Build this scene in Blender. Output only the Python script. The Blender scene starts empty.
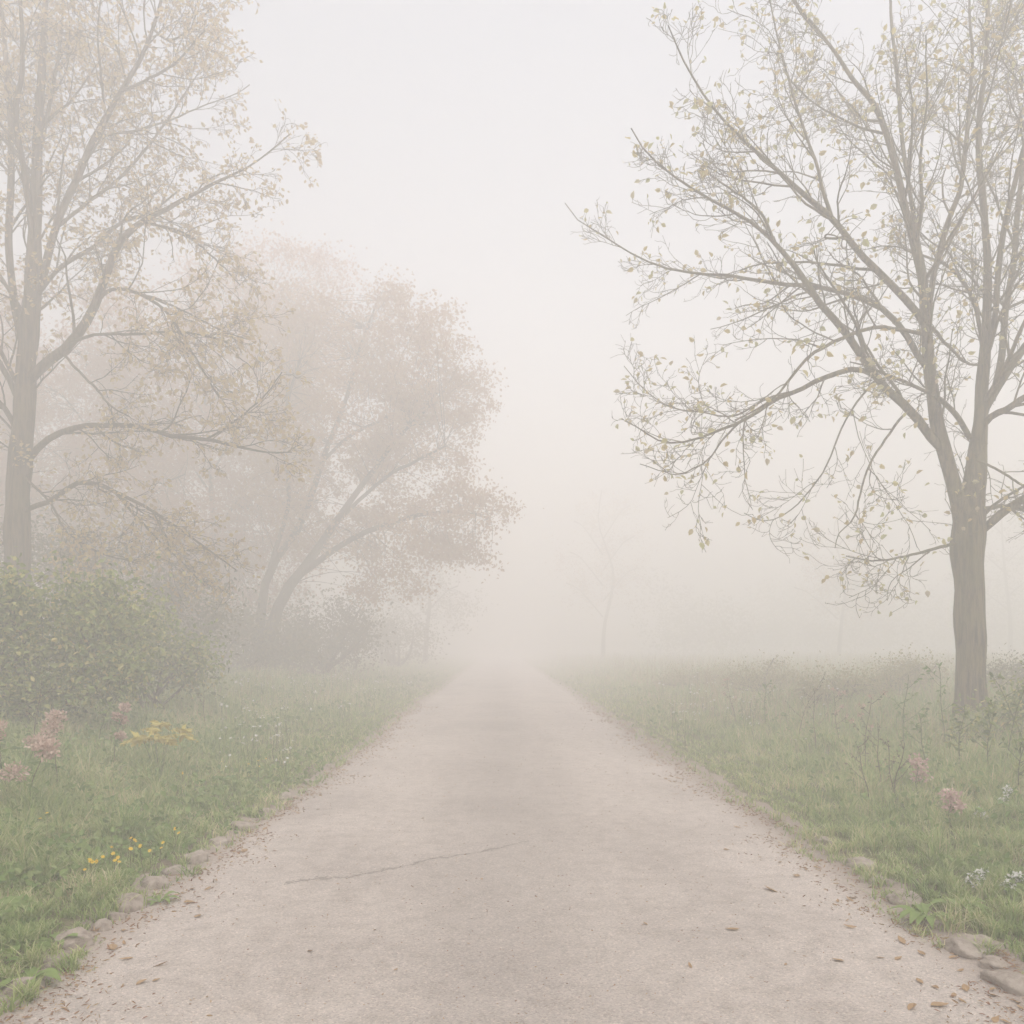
import bpy, math, random
import numpy as np
R = math.radians
rng = np.random.default_rng(11)
random.seed(11)
scene = bpy.context.scene
COL = scene.collection

# ------------------------------------------------------------------ camera numbers
FPX, U0, V0, EYE = 850.0, 500.0, 645.0, 1.5
def at(u, v, Y):
    return np.array([(u - U0) * Y / FPX, Y, EYE - (v - V0) * Y / FPX])

# ------------------------------------------------------------------ noise
_nr = np.random.default_rng(5)
_dirs = _nr.normal(size=(40, 2)); _dirs /= np.linalg.norm(_dirs, axis=1)[:, None]
_ph = _nr.uniform(0, 6.28, 40)
def noise2(x, y, scale, seed=0):
    x = np.asarray(x, float); y = np.asarray(y, float)
    s = np.zeros(np.broadcast(x, y).shape)
    for k in range(7):
        d = _dirs[(k + seed * 7) % 40]; f = (0.6 + 0.35 * k) / scale
        s = s + np.sin((x * d[0] + y * d[1]) * f * 6.28 + _ph[(k * 3 + seed) % 40]) / (1 + 0.25 * k)
    return s / 2.6
def sstep(a, b, x):
    t = np.clip((np.asarray(x, float) - a) / (b - a), 0, 1)
    return t * t * (3 - 2 * t)

# ------------------------------------------------------------------ terrain
PL, PR = -1.95, 2.15
def edge_l(y): return PL + 0.05 * noise2(y, 7 + 0 * np.asarray(y, float), 5.5, 0) + 0.07 * noise2(y, 0 * np.asarray(y, float), 1.9, 1) + 0.05 * noise2(y, 0 * np.asarray(y, float), 0.55, 2)
def edge_r(y): return PR - 0.05 * noise2(y, 2 + 0 * np.asarray(y, float), 6.5, 1) + 0.08 * noise2(y, 3 + 0 * np.asarray(y, float), 1.7, 3) + 0.05 * noise2(y, 5 + 0 * np.asarray(y, float), 0.5, 4)
def gz(x, y):
    x = np.asarray(x, float); y = np.asarray(y, float)
    dl = np.maximum(PL - x, 0); dr = np.maximum(x - PR, 0)
    z = -0.03 + 0.07 * sstep(-0.12, 0.35, np.where(x < 0, PL - x, x - PR))
    z = z + 0.42 * sstep(0.3, 6, dl) + 0.35 * sstep(6, 22, dl)
    z = z + 0.30 * sstep(0.3, 5.5, dr) + 0.2 * sstep(7, 22, dr)
    d = np.maximum(dl, dr)
    z = z + 0.04 * noise2(x, y, 2.3, 2) * sstep(0.2, 2, d) + 0.1 * noise2(x, y, 11, 1) * sstep(3, 10, d)
    return z
def ground_at(u, v):
    lo, hi = 2.0, 90.0
    for _ in range(50):
        m = (lo + hi) / 2; p = at(u, v, m)
        if p[2] > gz(p[0], p[1]): lo = m
        else: hi = m
    p = at(u, v, lo); p[2] = gz(p[0], p[1]); return p

# ------------------------------------------------------------------ mesh accumulation
class MB:
    def __init__(s): s.V = []; s.Q = []; s.T = []; s.n = 0; s.qm = []; s.tm = []
    def add(s, V, Q=None, T=None, m=0):
        V = np.asarray(V, float).reshape(-1, 3)
        s.V.append(V)
        if Q is not None and len(Q): s.Q.append(np.asarray(Q, int) + s.n); s.qm.append(np.full(len(Q), m))
        if T is not None and len(T): s.T.append(np.asarray(T, int) + s.n); s.tm.append(np.full(len(T), m))
        s.n += len(V)
    def mesh(s, name, mats, smooth=False, offset=(0, 0, 0)):
        me = bpy.data.meshes.new(name)
        V = np.concatenate(s.V) - np.asarray(offset)
        Q = np.concatenate(s.Q) if s.Q else np.zeros((0, 4), int)
        T = np.concatenate(s.T) if s.T else np.zeros((0, 3), int)
        mi = np.concatenate((s.qm or [np.zeros(0)]) + (s.tm or [np.zeros(0)])) if (s.qm or s.tm) else np.zeros(0)
        me.vertices.add(len(V)); me.vertices.foreach_set('co', V.astype(np.float32).ravel())
        nl = 4 * len(Q) + 3 * len(T)
        me.loops.add(nl)
        me.loops.foreach_set('vertex_index', np.concatenate([Q.ravel(), T.ravel()]).astype(np.int32))
        me.polygons.add(len(Q) + len(T))
        st = np.concatenate([np.arange(len(Q)) * 4, 4 * len(Q) + np.arange(len(T)) * 3])
        me.polygons.foreach_set('loop_start', st.astype(np.int32))
        if not isinstance(mats, (list, tuple)): mats = [mats]
        for m in mats: me.materials.append(m)
        me.polygons.foreach_set('material_index', mi.astype(np.int32))
        me.polygons.foreach_set('use_smooth', np.full(len(Q) + len(T), bool(smooth)))
        me.update(calc_edges=True); me.validate()
        return me
    def build(s, name, mats, parent=None, smooth=False, offset=(0, 0, 0)):
        o = bpy.data.objects.new(name, s.mesh(name, mats, smooth, offset))
        COL.objects.link(o)
        if parent is not None: o.parent = parent
        return o

def tag(o, label=None, cat=None, group=None, kind=None):
    if label: o['label'] = label
    if cat: o['category'] = cat
    if group: o['group'] = group
    if kind: o['kind'] = kind
    return o
def empty(name, loc, label, cat, group=None):
    o = bpy.data.objects.new(name, None); COL.objects.link(o)
    o.location = tuple(float(a) for a in loc); o.empty_display_size = 0.2
    return tag(o, label, cat, group)

def unit(a): return a / np.maximum(np.linalg.norm(a, axis=-1, keepdims=True), 1e-9)

def tubes(mb, P, Rr, k=5, m=0, cap=True, bump=0.0):
    """P (m,n,3) centre lines, Rr (m,n) radii"""
    P = np.asarray(P, float); Rr = np.asarray(Rr, float)
    if P.ndim == 2: P = P[None]; Rr = Rr[None]
    M, n, _ = P.shape
    if M == 0: return
    T = np.empty_like(P); T[:, 1:-1] = P[:, 2:] - P[:, :-2]; T[:, 0] = P[:, 1] - P[:, 0]; T[:, -1] = P[:, -1] - P[:, -2]
    T = unit(T)
    mt = unit(T.mean(1))
    ref = np.where(np.abs(mt[:, 2:3]) < 0.8, np.array([[0, 0, 1.0]]), np.array([[0, 1.0, 0]]))
    A = unit(ref[:, None] - (T * ref[:, None]).sum(-1, keepdims=True) * T)
    B = np.cross(T, A)
    a = np.arange(k) * 2 * math.pi / k
    RR = np.repeat(Rr[:, :, None], k, 2)
    if bump:
        zz = np.cumsum(np.r_[0, np.linalg.norm(np.diff(P[0], axis=0), axis=1)])[None, :, None]
        aa = a[None, None]
        RR = RR * (1 + bump * (np.sin(3 * aa + zz * 2.1) * 0.6 + np.sin(2 * aa - zz * 4.7 + 1) * 0.6 + np.sin(7 * aa + zz * 1.3) * 0.35 + np.sin(zz * 7.3 + aa) * 0.5))
    V = P[:, :, None] + RR[..., None] * (np.cos(a)[None, None, :, None] * A[:, :, None] + np.sin(a)[None, None, :, None] * B[:, :, None])
    idx = np.arange(M * n * k).reshape(M, n, k)
    i0 = idx[:, :-1]; i1 = idx[:, 1:]
    Q = np.stack([i0, np.roll(i0, -1, 2), np.roll(i1, -1, 2), i1], -1).reshape(-1, 4)
    mb.add(V.reshape(-1, 3), Q, None, m)

def resamp(P, Rr, n):
    s = np.linspace(0, 1, len(P)); q = np.linspace(0, 1, n); C = spline(np.column_stack([P, Rr]), n); return C[:, :3], C[:, 3]
def spline(pts, n):
    P = np.asarray(pts, float)
    E = np.vstack([2 * P[0] - P[1], P, 2 * P[-1] - P[-2]])
    out = []
    for i in range(len(P) - 1):
        p0, p1, p2, p3 = E[i:i + 4]
        for t in np.linspace(0, 1, 12, endpoint=False):
            out.append(0.5 * (2 * p1 + (p2 - p0) * t + (2 * p0 - 5 * p1 + 4 * p2 - p3) * t * t + (3 * p1 - p0 - 3 * p2 + p3) * t ** 3))
    out.append(P[-1]); out = np.array(out)
    s = np.concatenate([[0], np.cumsum(np.linalg.norm(np.diff(out[:, :3], axis=0), axis=1))])
    return np.stack([np.interp(np.linspace(0, s[-1], n), s, out[:, c]) for c in range(out.shape[1])], 1)

def spawn(P, Rr, ids, cnt, t0, t1, ang, length, n, up, wob, rr, rmin, rad_frac=0.62, taper=0.25, lenpow=1.0, xbias=None):
    """grow cnt children on every parent line; returns lines, radii, ids, start t"""
    M, N, _ = P.shape
    t = rr.uniform(t0, t1, (M, cnt))
    t = np.sort((np.arange(cnt)[None] + rr.uniform(0, 1, (M, cnt))) / cnt * (t1 - t0) + t0, 1)
    f = t * (N - 1); i = np.clip(f.astype(int), 0, N - 2); w = (f - i)[..., None]
    ar = np.arange(M)[:, None]
    S = P[ar, i] * (1 - w) + P[ar, i + 1] * w
    T = unit(P[ar, i + 1] - P[ar, i])
    r = Rr[ar, i] * (1 - w[..., 0]) + Rr[ar, i + 1] * w[..., 0]
    plen = np.linalg.norm(np.diff(P, axis=1), axis=2).sum(1)[:, None]
    az = rr.normal(size=T.shape)
    if xbias is not None: az = az * np.array(xbias)
    perp = unit(az - (az * T).sum(-1, keepdims=True) * T)
    an = rr.uniform(ang[0], ang[1], (M, cnt))[..., None]
    D = unit(T * np.cos(an) + perp * np.sin(an))
    L = rr.uniform(length[0], length[1], (M, cnt)) * np.clip(1.12 - t, 0.2, 1) ** lenpow
    if length[1] < 0: pass
    if len(length) > 2: L = np.minimum(L, plen * length[2])
    S = S.reshape(-1, 3); D = D.reshape(-1, 3); L = L.reshape(-1)
    K = len(S)
    C = np.zeros((K, n, 3)); C[:, 0] = S
    step = (L / (n - 1))[:, None]
    bend = rr.normal(size=(K, 3)) * wob * 0.6
    for j in range(1, n):
        C[:, j] = C[:, j - 1] + D * step
        u = up if np.isscalar(up) else up[0] + (up[1] - up[0]) * (j / (n - 1))
        D = unit(D + np.array([0, 0, 1.0]) * u / (n - 1) + bend / (n - 1) * 2 + rr.normal(size=(K, 3)) * wob / math.sqrt(n))
    r0 = np.clip(r.reshape(-1) * rad_frac, rmin, None)
    r0 = np.minimum(r0, np.maximum(rmin, L * 0.014))
    CR = r0[:, None] * np.linspace(1, taper, n)[None]; CR = np.maximum(CR, rmin * 0.75)
    return C, CR, np.repeat(ids, cnt), t.reshape(-1)

def leaves(mb, P, size, rr, aspect=0.55, fold=0.25, droop=0.3, dirs=None, m=0, lobed=False):
    """small pointed oval leaves, two quads each, folded on the midrib"""
    K = len(P)
    if K == 0: return
    D = rr.normal(size=(K, 3)) if dirs is None else dirs + rr.normal(size=(K, 3)) * 0.6
    D[:, 2] -= droop; D = unit(D)
    N = rr.normal(size=(K, 3)) * 0.8 + np.array([0, 0, 0.8]); N = unit(N - (N * D).sum(-1, keepdims=True) * D)
    S = np.cross(D, N)
    s = (np.asarray(size) * rr.uniform(0.6, 1.25, K))[:, None]; w = s * aspect * 0.5
    fo = N * w * fold
    tip = P + D * s - N * s * 0.12
    V = np.stack([P, P + D * s * 0.28 + S * w * 0.85 + fo, P + D * s * 0.62 + S * w * 0.8 + fo, tip,
                  P + D * s * 0.62 - S * w * 0.8 + fo, P + D * s * 0.28 - S * w * 0.85 + fo], 1)
    b = np.arange(K)[:, None] * 6
    Q = np.concatenate([b + np.array([[0, 1, 2, 3]]), b + np.array([[0, 3, 4, 5]])])
    mb.add(V.reshape(-1, 3), Q, None, m)

# ------------------------------------------------------------------ materials
def new_mat(name):
    m = bpy.data.materials.new(name); m.use_nodes = True
    nt = m.node_tree; nt.nodes.clear()
    return m, nt, nt.nodes.new('ShaderNodeOutputMaterial')
def ramp(nt, stops, fac):
    r = nt.nodes.new('ShaderNodeValToRGB')
    e = r.color_ramp.elements
    while len(e) < len(stops): e.new(0.5)
    for i, (p, c) in enumerate(stops):
        e[i].position = p; e[i].color = (c[0], c[1], c[2], 1)
    nt.links.new(fac, r.inputs[0]); return r.outputs[0]
def leaf_mat(name, stops, trans=0.35, rough=0.6, spot=0.0):
    m, nt, out = new_mat(name)
    g = nt.nodes.new('ShaderNodeNewGeometry')
    c = ramp(nt, stops, g.outputs['Random Per Island'])
    d = nt.nodes.new('ShaderNodeBsdfPrincipled'); d.inputs['Roughness'].default_value = rough
    d.inputs['Specular IOR Level'].default_value = 0.06
    t = nt.nodes.new('ShaderNodeBsdfTranslucent')
    mx = nt.nodes.new('ShaderNodeMixShader'); mx.inputs[0].default_value = trans
    nt.links.new(c, d.inputs['Base Color']); nt.links.new(c, t.inputs['Color'])
    nt.links.new(d.outputs[0], mx.inputs[1]); nt.links.new(t.outputs[0], mx.inputs[2])
    nt.links.new(mx.outputs[0], out.inputs[0])
    return m
def bark_mat(name, dark, light, moss, moss_amt=0.4, sc=1.0):
    m, nt, out = new_mat(name); L = nt.links.new
    tc = nt.nodes.new('ShaderNodeTexCoord')
    mp = nt.nodes.new('ShaderNodeMapping'); mp.inputs['Scale'].default_value = (22 * sc, 22 * sc, 2.2 * sc)
    L(tc.outputs['Object'], mp.inputs[0])
    n1 = nt.nodes.new('ShaderNodeTexNoise'); n1.inputs['Scale'].default_value = 1; n1.inputs['Detail'].default_value = 6; n1.inputs['Roughness'].default_value = 0.7
    L(mp.outputs[0], n1.inputs['Vector'])
    n2 = nt.nodes.new('ShaderNodeTexNoise'); n2.inputs['Scale'].default_value = 2.2; n2.inputs['Detail'].default_value = 4
    L(tc.outputs['Object'], n2.inputs['Vector'])
    c1 = ramp(nt, [(0.42, dark), (0.57, light)], n1.outputs[0])
    f = ramp(nt, [(0.42, (0, 0, 0)), (0.66, (moss_amt,) * 3)], n2.outputs[0])
    mx = nt.nodes.new('ShaderNodeMixRGB'); L(f, mx.inputs[0]); L(c1, mx.inputs[1]); mx.inputs[2].default_value = (*moss, 1)
    d = nt.nodes.new('ShaderNodeBsdfPrincipled'); d.inputs['Roughness'].default_value = 0.9; d.inputs['Specular IOR Level'].default_value = 0.15
    L(mx.outputs[0], d.inputs['Base Color'])
    b = nt.nodes.new('ShaderNodeBump'); b.inputs['Strength'].default_value = 0.9; b.inputs['Distance'].default_value = 0.03
    L(n1.outputs[0], b.inputs['Height']); L(b.outputs[0], d.inputs['Normal'])
    L(d.outputs[0], out.inputs[0]); return m

M = {}
M['bark_grey'] = bark_mat('bark_grey', (0.020, 0.015, 0.008), (0.17, 0.13, 0.07), (0.12, 0.115, 0.045), 0.55)
M['bark_brown'] = bark_mat('bark_brown', (0.018, 0.012, 0.007), (0.125, 0.085, 0.052), (0.09, 0.082, 0.035), 0.4)
M['bark_dark'] = bark_mat('bark_dark', (0.05, 0.042, 0.036), (0.11, 0.092, 0.08), (0.08, 0.08, 0.06), 0.3)
M['leaf_ochre'] = leaf_mat('leaf_ochre', [(0, (0.48, 0.36, 0.15)), (0.35, (0.56, 0.46, 0.19)), (0.7, (0.46, 0.46, 0.21)), (1, (0.58, 0.48, 0.33))], 0.5)
M['leaf_tan'] = leaf_mat('leaf_tan', [(0, (0.44, 0.32, 0.17)), (0.4, (0.54, 0.42, 0.19)), (0.75, (0.44, 0.33, 0.23)), (1, (0.58, 0.48, 0.22))], 0.48)
M['leaf_rust'] = leaf_mat('leaf_rust', [(0, (0.38, 0.25, 0.17)), (0.5, (0.44, 0.30, 0.20)), (1, (0.48, 0.36, 0.23))], 0.45)
M['leaf_pink'] = leaf_mat('leaf_pink', [(0, (0.42, 0.27, 0.21)), (1, (0.48, 0.34, 0.27))], 0.4)
M['leaf_green'] = leaf_mat('leaf_green', [(0, (0.09, 0.13, 0.04)), (0.4, (0.20, 0.26, 0.075)), (0.75, (0.32, 0.36, 0.12)), (0.93, (0.44, 0.42, 0.16)), (1, (0.56, 0.46, 0.18))], 0.35, 0.45)
M['leaf_dull'] = leaf_mat('leaf_dull', [(0, (0.13, 0.125, 0.075)), (0.6, (0.19, 0.18, 0.105)), (1, (0.27, 0.22, 0.13))], 0.35)
M['weedy_tan'] = leaf_mat('weedy_tan', [(0, (0.27, 0.27, 0.13)), (0.6, (0.40, 0.37, 0.20)), (1, (0.48, 0.40, 0.27))], 0.35)
M['weed_green'] = leaf_mat('weed_green', [(0, (0.15, 0.24, 0.07)), (0.6, (0.23, 0.32, 0.10)), (1, (0.32, 0.37, 0.16))], 0.4, 0.45)
M['stem_brown'] = leaf_mat('stem_brown', [(0, (0.10, 0.075, 0.05)), (1, (0.17, 0.13, 0.08))], 0.1)
M['stem_green'] = leaf_mat('stem_green', [(0, (0.10, 0.12, 0.05)), (1, (0.15, 0.16, 0.07))], 0.15)
M['pink_dry'] = leaf_mat('pink_dry', [(0, (0.46, 0.32, 0.26)), (0.6, (0.64, 0.48, 0.40)), (1, (0.74, 0.61, 0.52))], 0.3)
M['pink_bloom'] = leaf_mat('pink_bloom', [(0, (0.56, 0.38, 0.35)), (1, (0.72, 0.56, 0.51))], 0.3)
M['yellow_bloom'] = leaf_mat('yellow_bloom', [(0, (0.70, 0.46, 0.03)), (1, (0.78, 0.58, 0.08))], 0.25)
M['yellow_leaf'] = leaf_mat('yellow_leaf', [(0, (0.50, 0.43, 0.12)), (1, (0.62, 0.54, 0.2))], 0.3)
M['white_bloom'] = leaf_mat('white_bloom', [(0, (0.70, 0.69, 0.64)), (1, (0.80, 0.79, 0.76))], 0.25)
M['fallen'] = leaf_mat('fallen', [(0, (0.22, 0.125, 0.08)), (0.4, (0.32, 0.20, 0.12)), (0.8, (0.42, 0.30, 0.16)), (1, (0.27, 0.13, 0.095))], 0.2, 0.7)

def grass_mat(name, stops, trans=0.3):
    m, nt, out = new_mat(name); L = nt.links.new
    g = nt.nodes.new('ShaderNodeNewGeometry'); tc = nt.nodes.new('ShaderNodeTexCoord')
    n = nt.nodes.new('ShaderNodeTexNoise'); n.inputs['Scale'].default_value = 1.7; n.inputs['Detail'].default_value = 5
    L(tc.outputs['Object'], n.inputs['Vector'])
    a = nt.nodes.new('ShaderNodeMath'); a.operation = 'MULTIPLY_ADD'; a.inputs[1].default_value = 0.7
    s = nt.nodes.new('ShaderNodeMath'); s.operation = 'MULTIPLY_ADD'; s.inputs[1].default_value = 1.5; s.inputs[2].default_value = -0.60
    L(n.outputs[0], s.inputs[0]); L(g.outputs['Random Per Island'], a.inputs[0]); L(s.outputs[0], a.inputs[2])
    c = ramp(nt, stops, a.outputs[0])
    d = nt.nodes.new('ShaderNodeBsdfPrincipled'); d.inputs['Roughness'].default_value = 0.55; d.inputs['Specular IOR Level'].default_value = 0.25
    t = nt.nodes.new('ShaderNodeBsdfTranslucent'); mx = nt.nodes.new('ShaderNodeMixShader'); mx.inputs[0].default_value = trans
    L(c, d.inputs['Base Color']); L(c, t.inputs['Color']); L(d.outputs[0], mx.inputs[1]); L(t.outputs[0], mx.inputs[2]); L(mx.outputs[0], out.inputs[0])
    return m
M['grass'] = grass_mat('grass', [(0.0, (0.13, 0.20, 0.055)), (0.25, (0.25, 0.345, 0.10)), (0.55, (0.37, 0.44, 0.165)), (0.78, (0.52, 0.52, 0.27)), (1, (0.66, 0.57, 0.38))], 0.45)
M['dry_grass'] = grass_mat('dry_grass', [(0.0, (0.30, 0.29, 0.14)), (0.5, (0.44, 0.37, 0.22)), (1, (0.54, 0.44, 0.30))], 0.3)

def ground_mat():
    m, nt, out = new_mat('soil_and_turf'); L = nt.links.new
    tc = nt.nodes.new('ShaderNodeTexCoord')
    n1 = nt.nodes.new('ShaderNodeTexNoise'); n1.inputs['Scale'].default_value = 1.6; n1.inputs['Detail'].default_value = 8; n1.inputs['Roughness'].default_value = 0.65
    n2 = nt.nodes.new('ShaderNodeTexNoise'); n2.inputs['Scale'].default_value = 38; n2.inputs['Detail'].default_value = 6; n2.inputs['Roughness'].default_value = 0.7
    L(tc.outputs['Object'], n1.inputs[0]); L(tc.outputs['Object'], n2.inputs[0])
    soil = ramp(nt, [(0.3, (0.16, 0.118, 0.085)), (0.7, (0.32, 0.25, 0.20))], n2.outputs[0])
    turf = ramp(nt, [(0.3, (0.10, 0.12, 0.045)), (0.7, (0.22, 0.21, 0.10))], n2.outputs[0])
    sx = nt.nodes.new('ShaderNodeSeparateXYZ'); L(tc.outputs['Object'], sx.inputs[0])
    c = nt.nodes.new('ShaderNodeMath'); c.operation = 'SUBTRACT'; c.inputs[1].default_value = 0.1; L(sx.outputs[0], c.inputs[0])
    ab = nt.nodes.new('ShaderNodeMath'); ab.operation = 'ABSOLUTE'; L(c.outputs[0], ab.inputs[0])
    ad = nt.nodes.new('ShaderNodeMath'); ad.operation = 'MULTIPLY_ADD'; ad.inputs[1].default_value = 0.9; L(n1.outputs[0], ad.inputs[0]); L(ab.outputs[0], ad.inputs[2])
    mr = nt.nodes.new('ShaderNodeMapRange'); mr.inputs[1].default_value = 2.55; mr.inputs[2].default_value = 2.95; L(ad.outputs[0], mr.inputs[0])
    mx = nt.nodes.new('ShaderNodeMixRGB'); L(mr.outputs[0], mx.inputs[0]); L(soil, mx.inputs[1]); L(turf, mx.inputs[2])
    d = nt.nodes.new('ShaderNodeBsdfPrincipled'); d.inputs['Roughness'].default_value = 0.95; d.inputs['Specular IOR Level'].default_value = 0.1
    b = nt.nodes.new('ShaderNodeBump'); b.inputs['Strength'].default_value = 0.8; b.inputs['Distance'].default_value = 0.04
    L(n2.outputs[0], b.inputs['Height']); L(b.outputs[0], d.inputs['Normal']); L(mx.outputs[0], d.inputs['Base Color']); L(d.outputs[0], out.inputs[0])
    return m
M['ground'] = ground_mat()

def path_mat():
    m, nt, out = new_mat('worn_gravel_path'); L = nt.links.new
    def nd(t, **k):
        n = nt.nodes.new(t)
        for a, b in k.items(): setattr(n, a, b)
        return n
    def math_(op, a, b=None, c=None):
        n = nd('ShaderNodeMath', operation=op)
        for i, x in enumerate((a, b, c)):
            if x is None: continue
            if isinstance(x, (int, float)): n.inputs[i].default_value = x
            else: L(x, n.inputs[i])
        return n.outputs[0]
    tc = nd('ShaderNodeTexCoord'); O = tc.outputs['Object']
    sx = nd('ShaderNodeSeparateXYZ'); L(O, sx.inputs[0]); X, Y = sx.outputs[0], sx.outputs[1]
    def noise(sc, det=5, ro=0.6, vec=None):
        n = nd('ShaderNodeTexNoise'); n.inputs['Scale'].default_value = sc; n.inputs['Detail'].default_value = det; n.inputs['Roughness'].default_value = ro
        L(vec or O, n.inputs['Vector']); return n.outputs[0]
    mp = nd('ShaderNodeMapping'); mp.inputs['Scale'].default_value = (1, 0.25, 1); L(O, mp.inputs[0])
    big = noise(0.55, 5, 0.6); streak = noise(1.1, 5, 0.6, mp.outputs[0]); mid = noise(7, 6, 0.7); fine = noise(75, 4, 0.75)
    vo = nd('ShaderNodeTexVoronoi'); vo.inputs['Scale'].default_value = 130; L(O, vo.inputs['Vector'])
    stone = nd('ShaderNodeSeparateColor'); L(vo.outputs['Color'], stone.inputs[0])
    base = ramp(nt, [(0.30, (0.34, 0.30, 0.27)), (0.5, (0.445, 0.395, 0.355)), (0.72, (0.53, 0.475, 0.43))], math_('ADD', math_('MULTIPLY', big, 0.5), math_('MULTIPLY', streak, 0.5)))
    spk = ramp(nt, [(0.0, (0.66, 0.66, 0.66)), (0.16, (0.86, 0.86, 0.86)), (0.5, (1, 1, 1)), (0.84, (1.06, 1.04, 1.02)), (1, (1.4, 1.36, 1.32))], stone.outputs[0])
    m1 = nd('ShaderNodeMixRGB', blend_type='MULTIPLY'); m1.inputs[0].default_value = 0.75; L(base, m1.inputs[1]); L(spk, m1.inputs[2])
    fin = ramp(nt, [(0.28, (0.66, 0.65, 0.64)), (0.5, (1, 1, 1)), (0.75, (1.18, 1.17, 1.15))], fine)
    m2 = nd('ShaderNodeMixRGB', blend_type='MULTIPLY'); m2.inputs[0].default_value = 0.7; L(m1.outputs[0], m2.inputs[1]); L(fin, m2.inputs[2])
    mdc = ramp(nt, [(0.30, (0.76, 0.745, 0.73)), (0.55, (1, 1, 1)), (0.8, (1.08, 1.06, 1.05))], mid)
    m3 = nd('ShaderNodeMixRGB', blend_type='MULTIPLY'); m3.inputs[0].default_value = 0.8; L(m2.outputs[0], m3.inputs[1]); L(mdc, m3.inputs[2])
    # worn greyer stripe down the middle of the path
    dc = math_('ABSOLUTE', math_('SUBTRACT', math_('ADD', X, math_('MULTIPLY', streak, 0.8)), 0.45))
    mr = nd('ShaderNodeMapRange'); mr.inputs[1].default_value = 0.1; mr.inputs[2].default_value = 0.85; mr.inputs[3].default_value = 0.5; mr.inputs[4].default_value = 0.0; L(dc, mr.inputs[0])
    m4 = nd('ShaderNodeMixRGB', blend_type='MULTIPLY'); L(math_('MULTIPLY', mr.outputs[0], math_('ADD', mid, 0.35)), m4.inputs[0]); L(m3.outputs[0], m4.inputs[1]); m4.inputs[2].default_value = (0.62, 0.62, 0.62, 1)
    # soil washed onto the edges
    ed = math_('ABSOLUTE', math_('SUBTRACT', X, 0.1))
    mre = nd('ShaderNodeMapRange'); mre.inputs[1].default_value = 2.32; mre.inputs[2].default_value = 2.62; L(math_('ADD', ed, math_('ADD', math_('MULTIPLY', mid, 0.55), math_('MULTIPLY', fine, 0.25))), mre.inputs[0])
    m5 = nd('ShaderNodeMixRGB'); L(math_('MULTIPLY', mre.outputs[0], 0.75), m5.inputs[0]); L(m4.outputs[0], m5.inputs[1]); L(ramp(nt, [(0.3, (0.17, 0.125, 0.095)), (0.7, (0.33, 0.265, 0.215))], fine), m5.inputs[2])
    # crack: a wandering line Y = a + bX + cX^2
    x2 = math_('MULTIPLY', X, X)
    cy = math_('ADD', math_('ADD', math_('MULTIPLY', X, 0.87), math_('MULTIPLY', x2, 0.16)), 6.22)
    wob = math_('ADD', math_('MULTIPLY', math_('SUBTRACT', noise(5, 10, 0.8), 0.5), 0.34), math_('MULTIPLY', math_('SUBTRACT', noise(1.6, 2, 0.5), 0.5), 0.35))
    dd = math_('ABSOLUTE', math_('SUBTRACT', math_('SUBTRACT', Y, cy), wob))
    wid = math_('MULTIPLY_ADD', noise(9, 5, 0.7), 0.085, -0.027)
    cr = math_('LESS_THAN', dd, wid)
    msk = math_('MULTIPLY', math_('GREATER_THAN', X, -1.35), math_('LESS_THAN', X, 0.22))
    crk = math_('MULTIPLY', math_('MULTIPLY', cr, msk), 0.5)
    m6 = nd('ShaderNodeMixRGB'); L(crk, m6.inputs[0]); L(m5.outputs[0], m6.inputs[1]); m6.inputs[2].default_value = (0.10, 0.085, 0.07, 1)
    d = nd('ShaderNodeBsdfPrincipled'); d.inputs['Roughness'].default_value = 0.9; d.inputs['Specular IOR Level'].default_value = 0.2
    h = math_('SUBTRACT', math_('ADD', math_('MULTIPLY', vo.outputs['Distance'], -0.6), math_('ADD', fine, math_('MULTIPLY', mid, 2.0))), math_('MULTIPLY', crk, 3))
    b = nd('ShaderNodeBump'); b.inputs['Strength'].default_value = 0.5; b.inputs['Distance'].default_value = 0.009
    L(h, b.inputs['Height']); L(b.outputs[0], d.inputs['Normal']); L(m6.outputs[0], d.inputs['Base Color']); L(d.outputs[0], out.inputs[0])
    return m
M['path'] = path_mat()

def stone_mat():
    m, nt, out = new_mat('stone'); L = nt.links.new
    tc = nt.nodes.new('ShaderNodeTexCoord')
    n = nt.nodes.new('ShaderNodeTexNoise'); n.inputs['Scale'].default_value = 14; n.inputs['Detail'].default_value = 8; n.inputs['Roughness'].default_value = 0.7
    L(tc.outputs['Object'], n.inputs[0])
    c = ramp(nt, [(0.3, (0.16, 0.13, 0.105)), (0.5, (0.32, 0.27, 0.225)), (0.75, (0.43, 0.38, 0.33))], n.outputs[0])
    d = nt.nodes.new('ShaderNodeBsdfPrincipled'); d.inputs['Roughness'].default_value = 0.9; d.inputs['Specular IOR Level'].default_value = 0.15
    b = nt.nodes.new('ShaderNodeBump'); b.inputs['Strength'].default_value = 0.7; b.inputs['Distance'].default_value = 0.02
    L(n.outputs[0], b.inputs['Height']); L(b.outputs[0], d.inputs['Normal']); L(c, d.inputs['Base Color']); L(d.outputs[0], out.inputs[0]); return m
M['stone'] = stone_mat()

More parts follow.
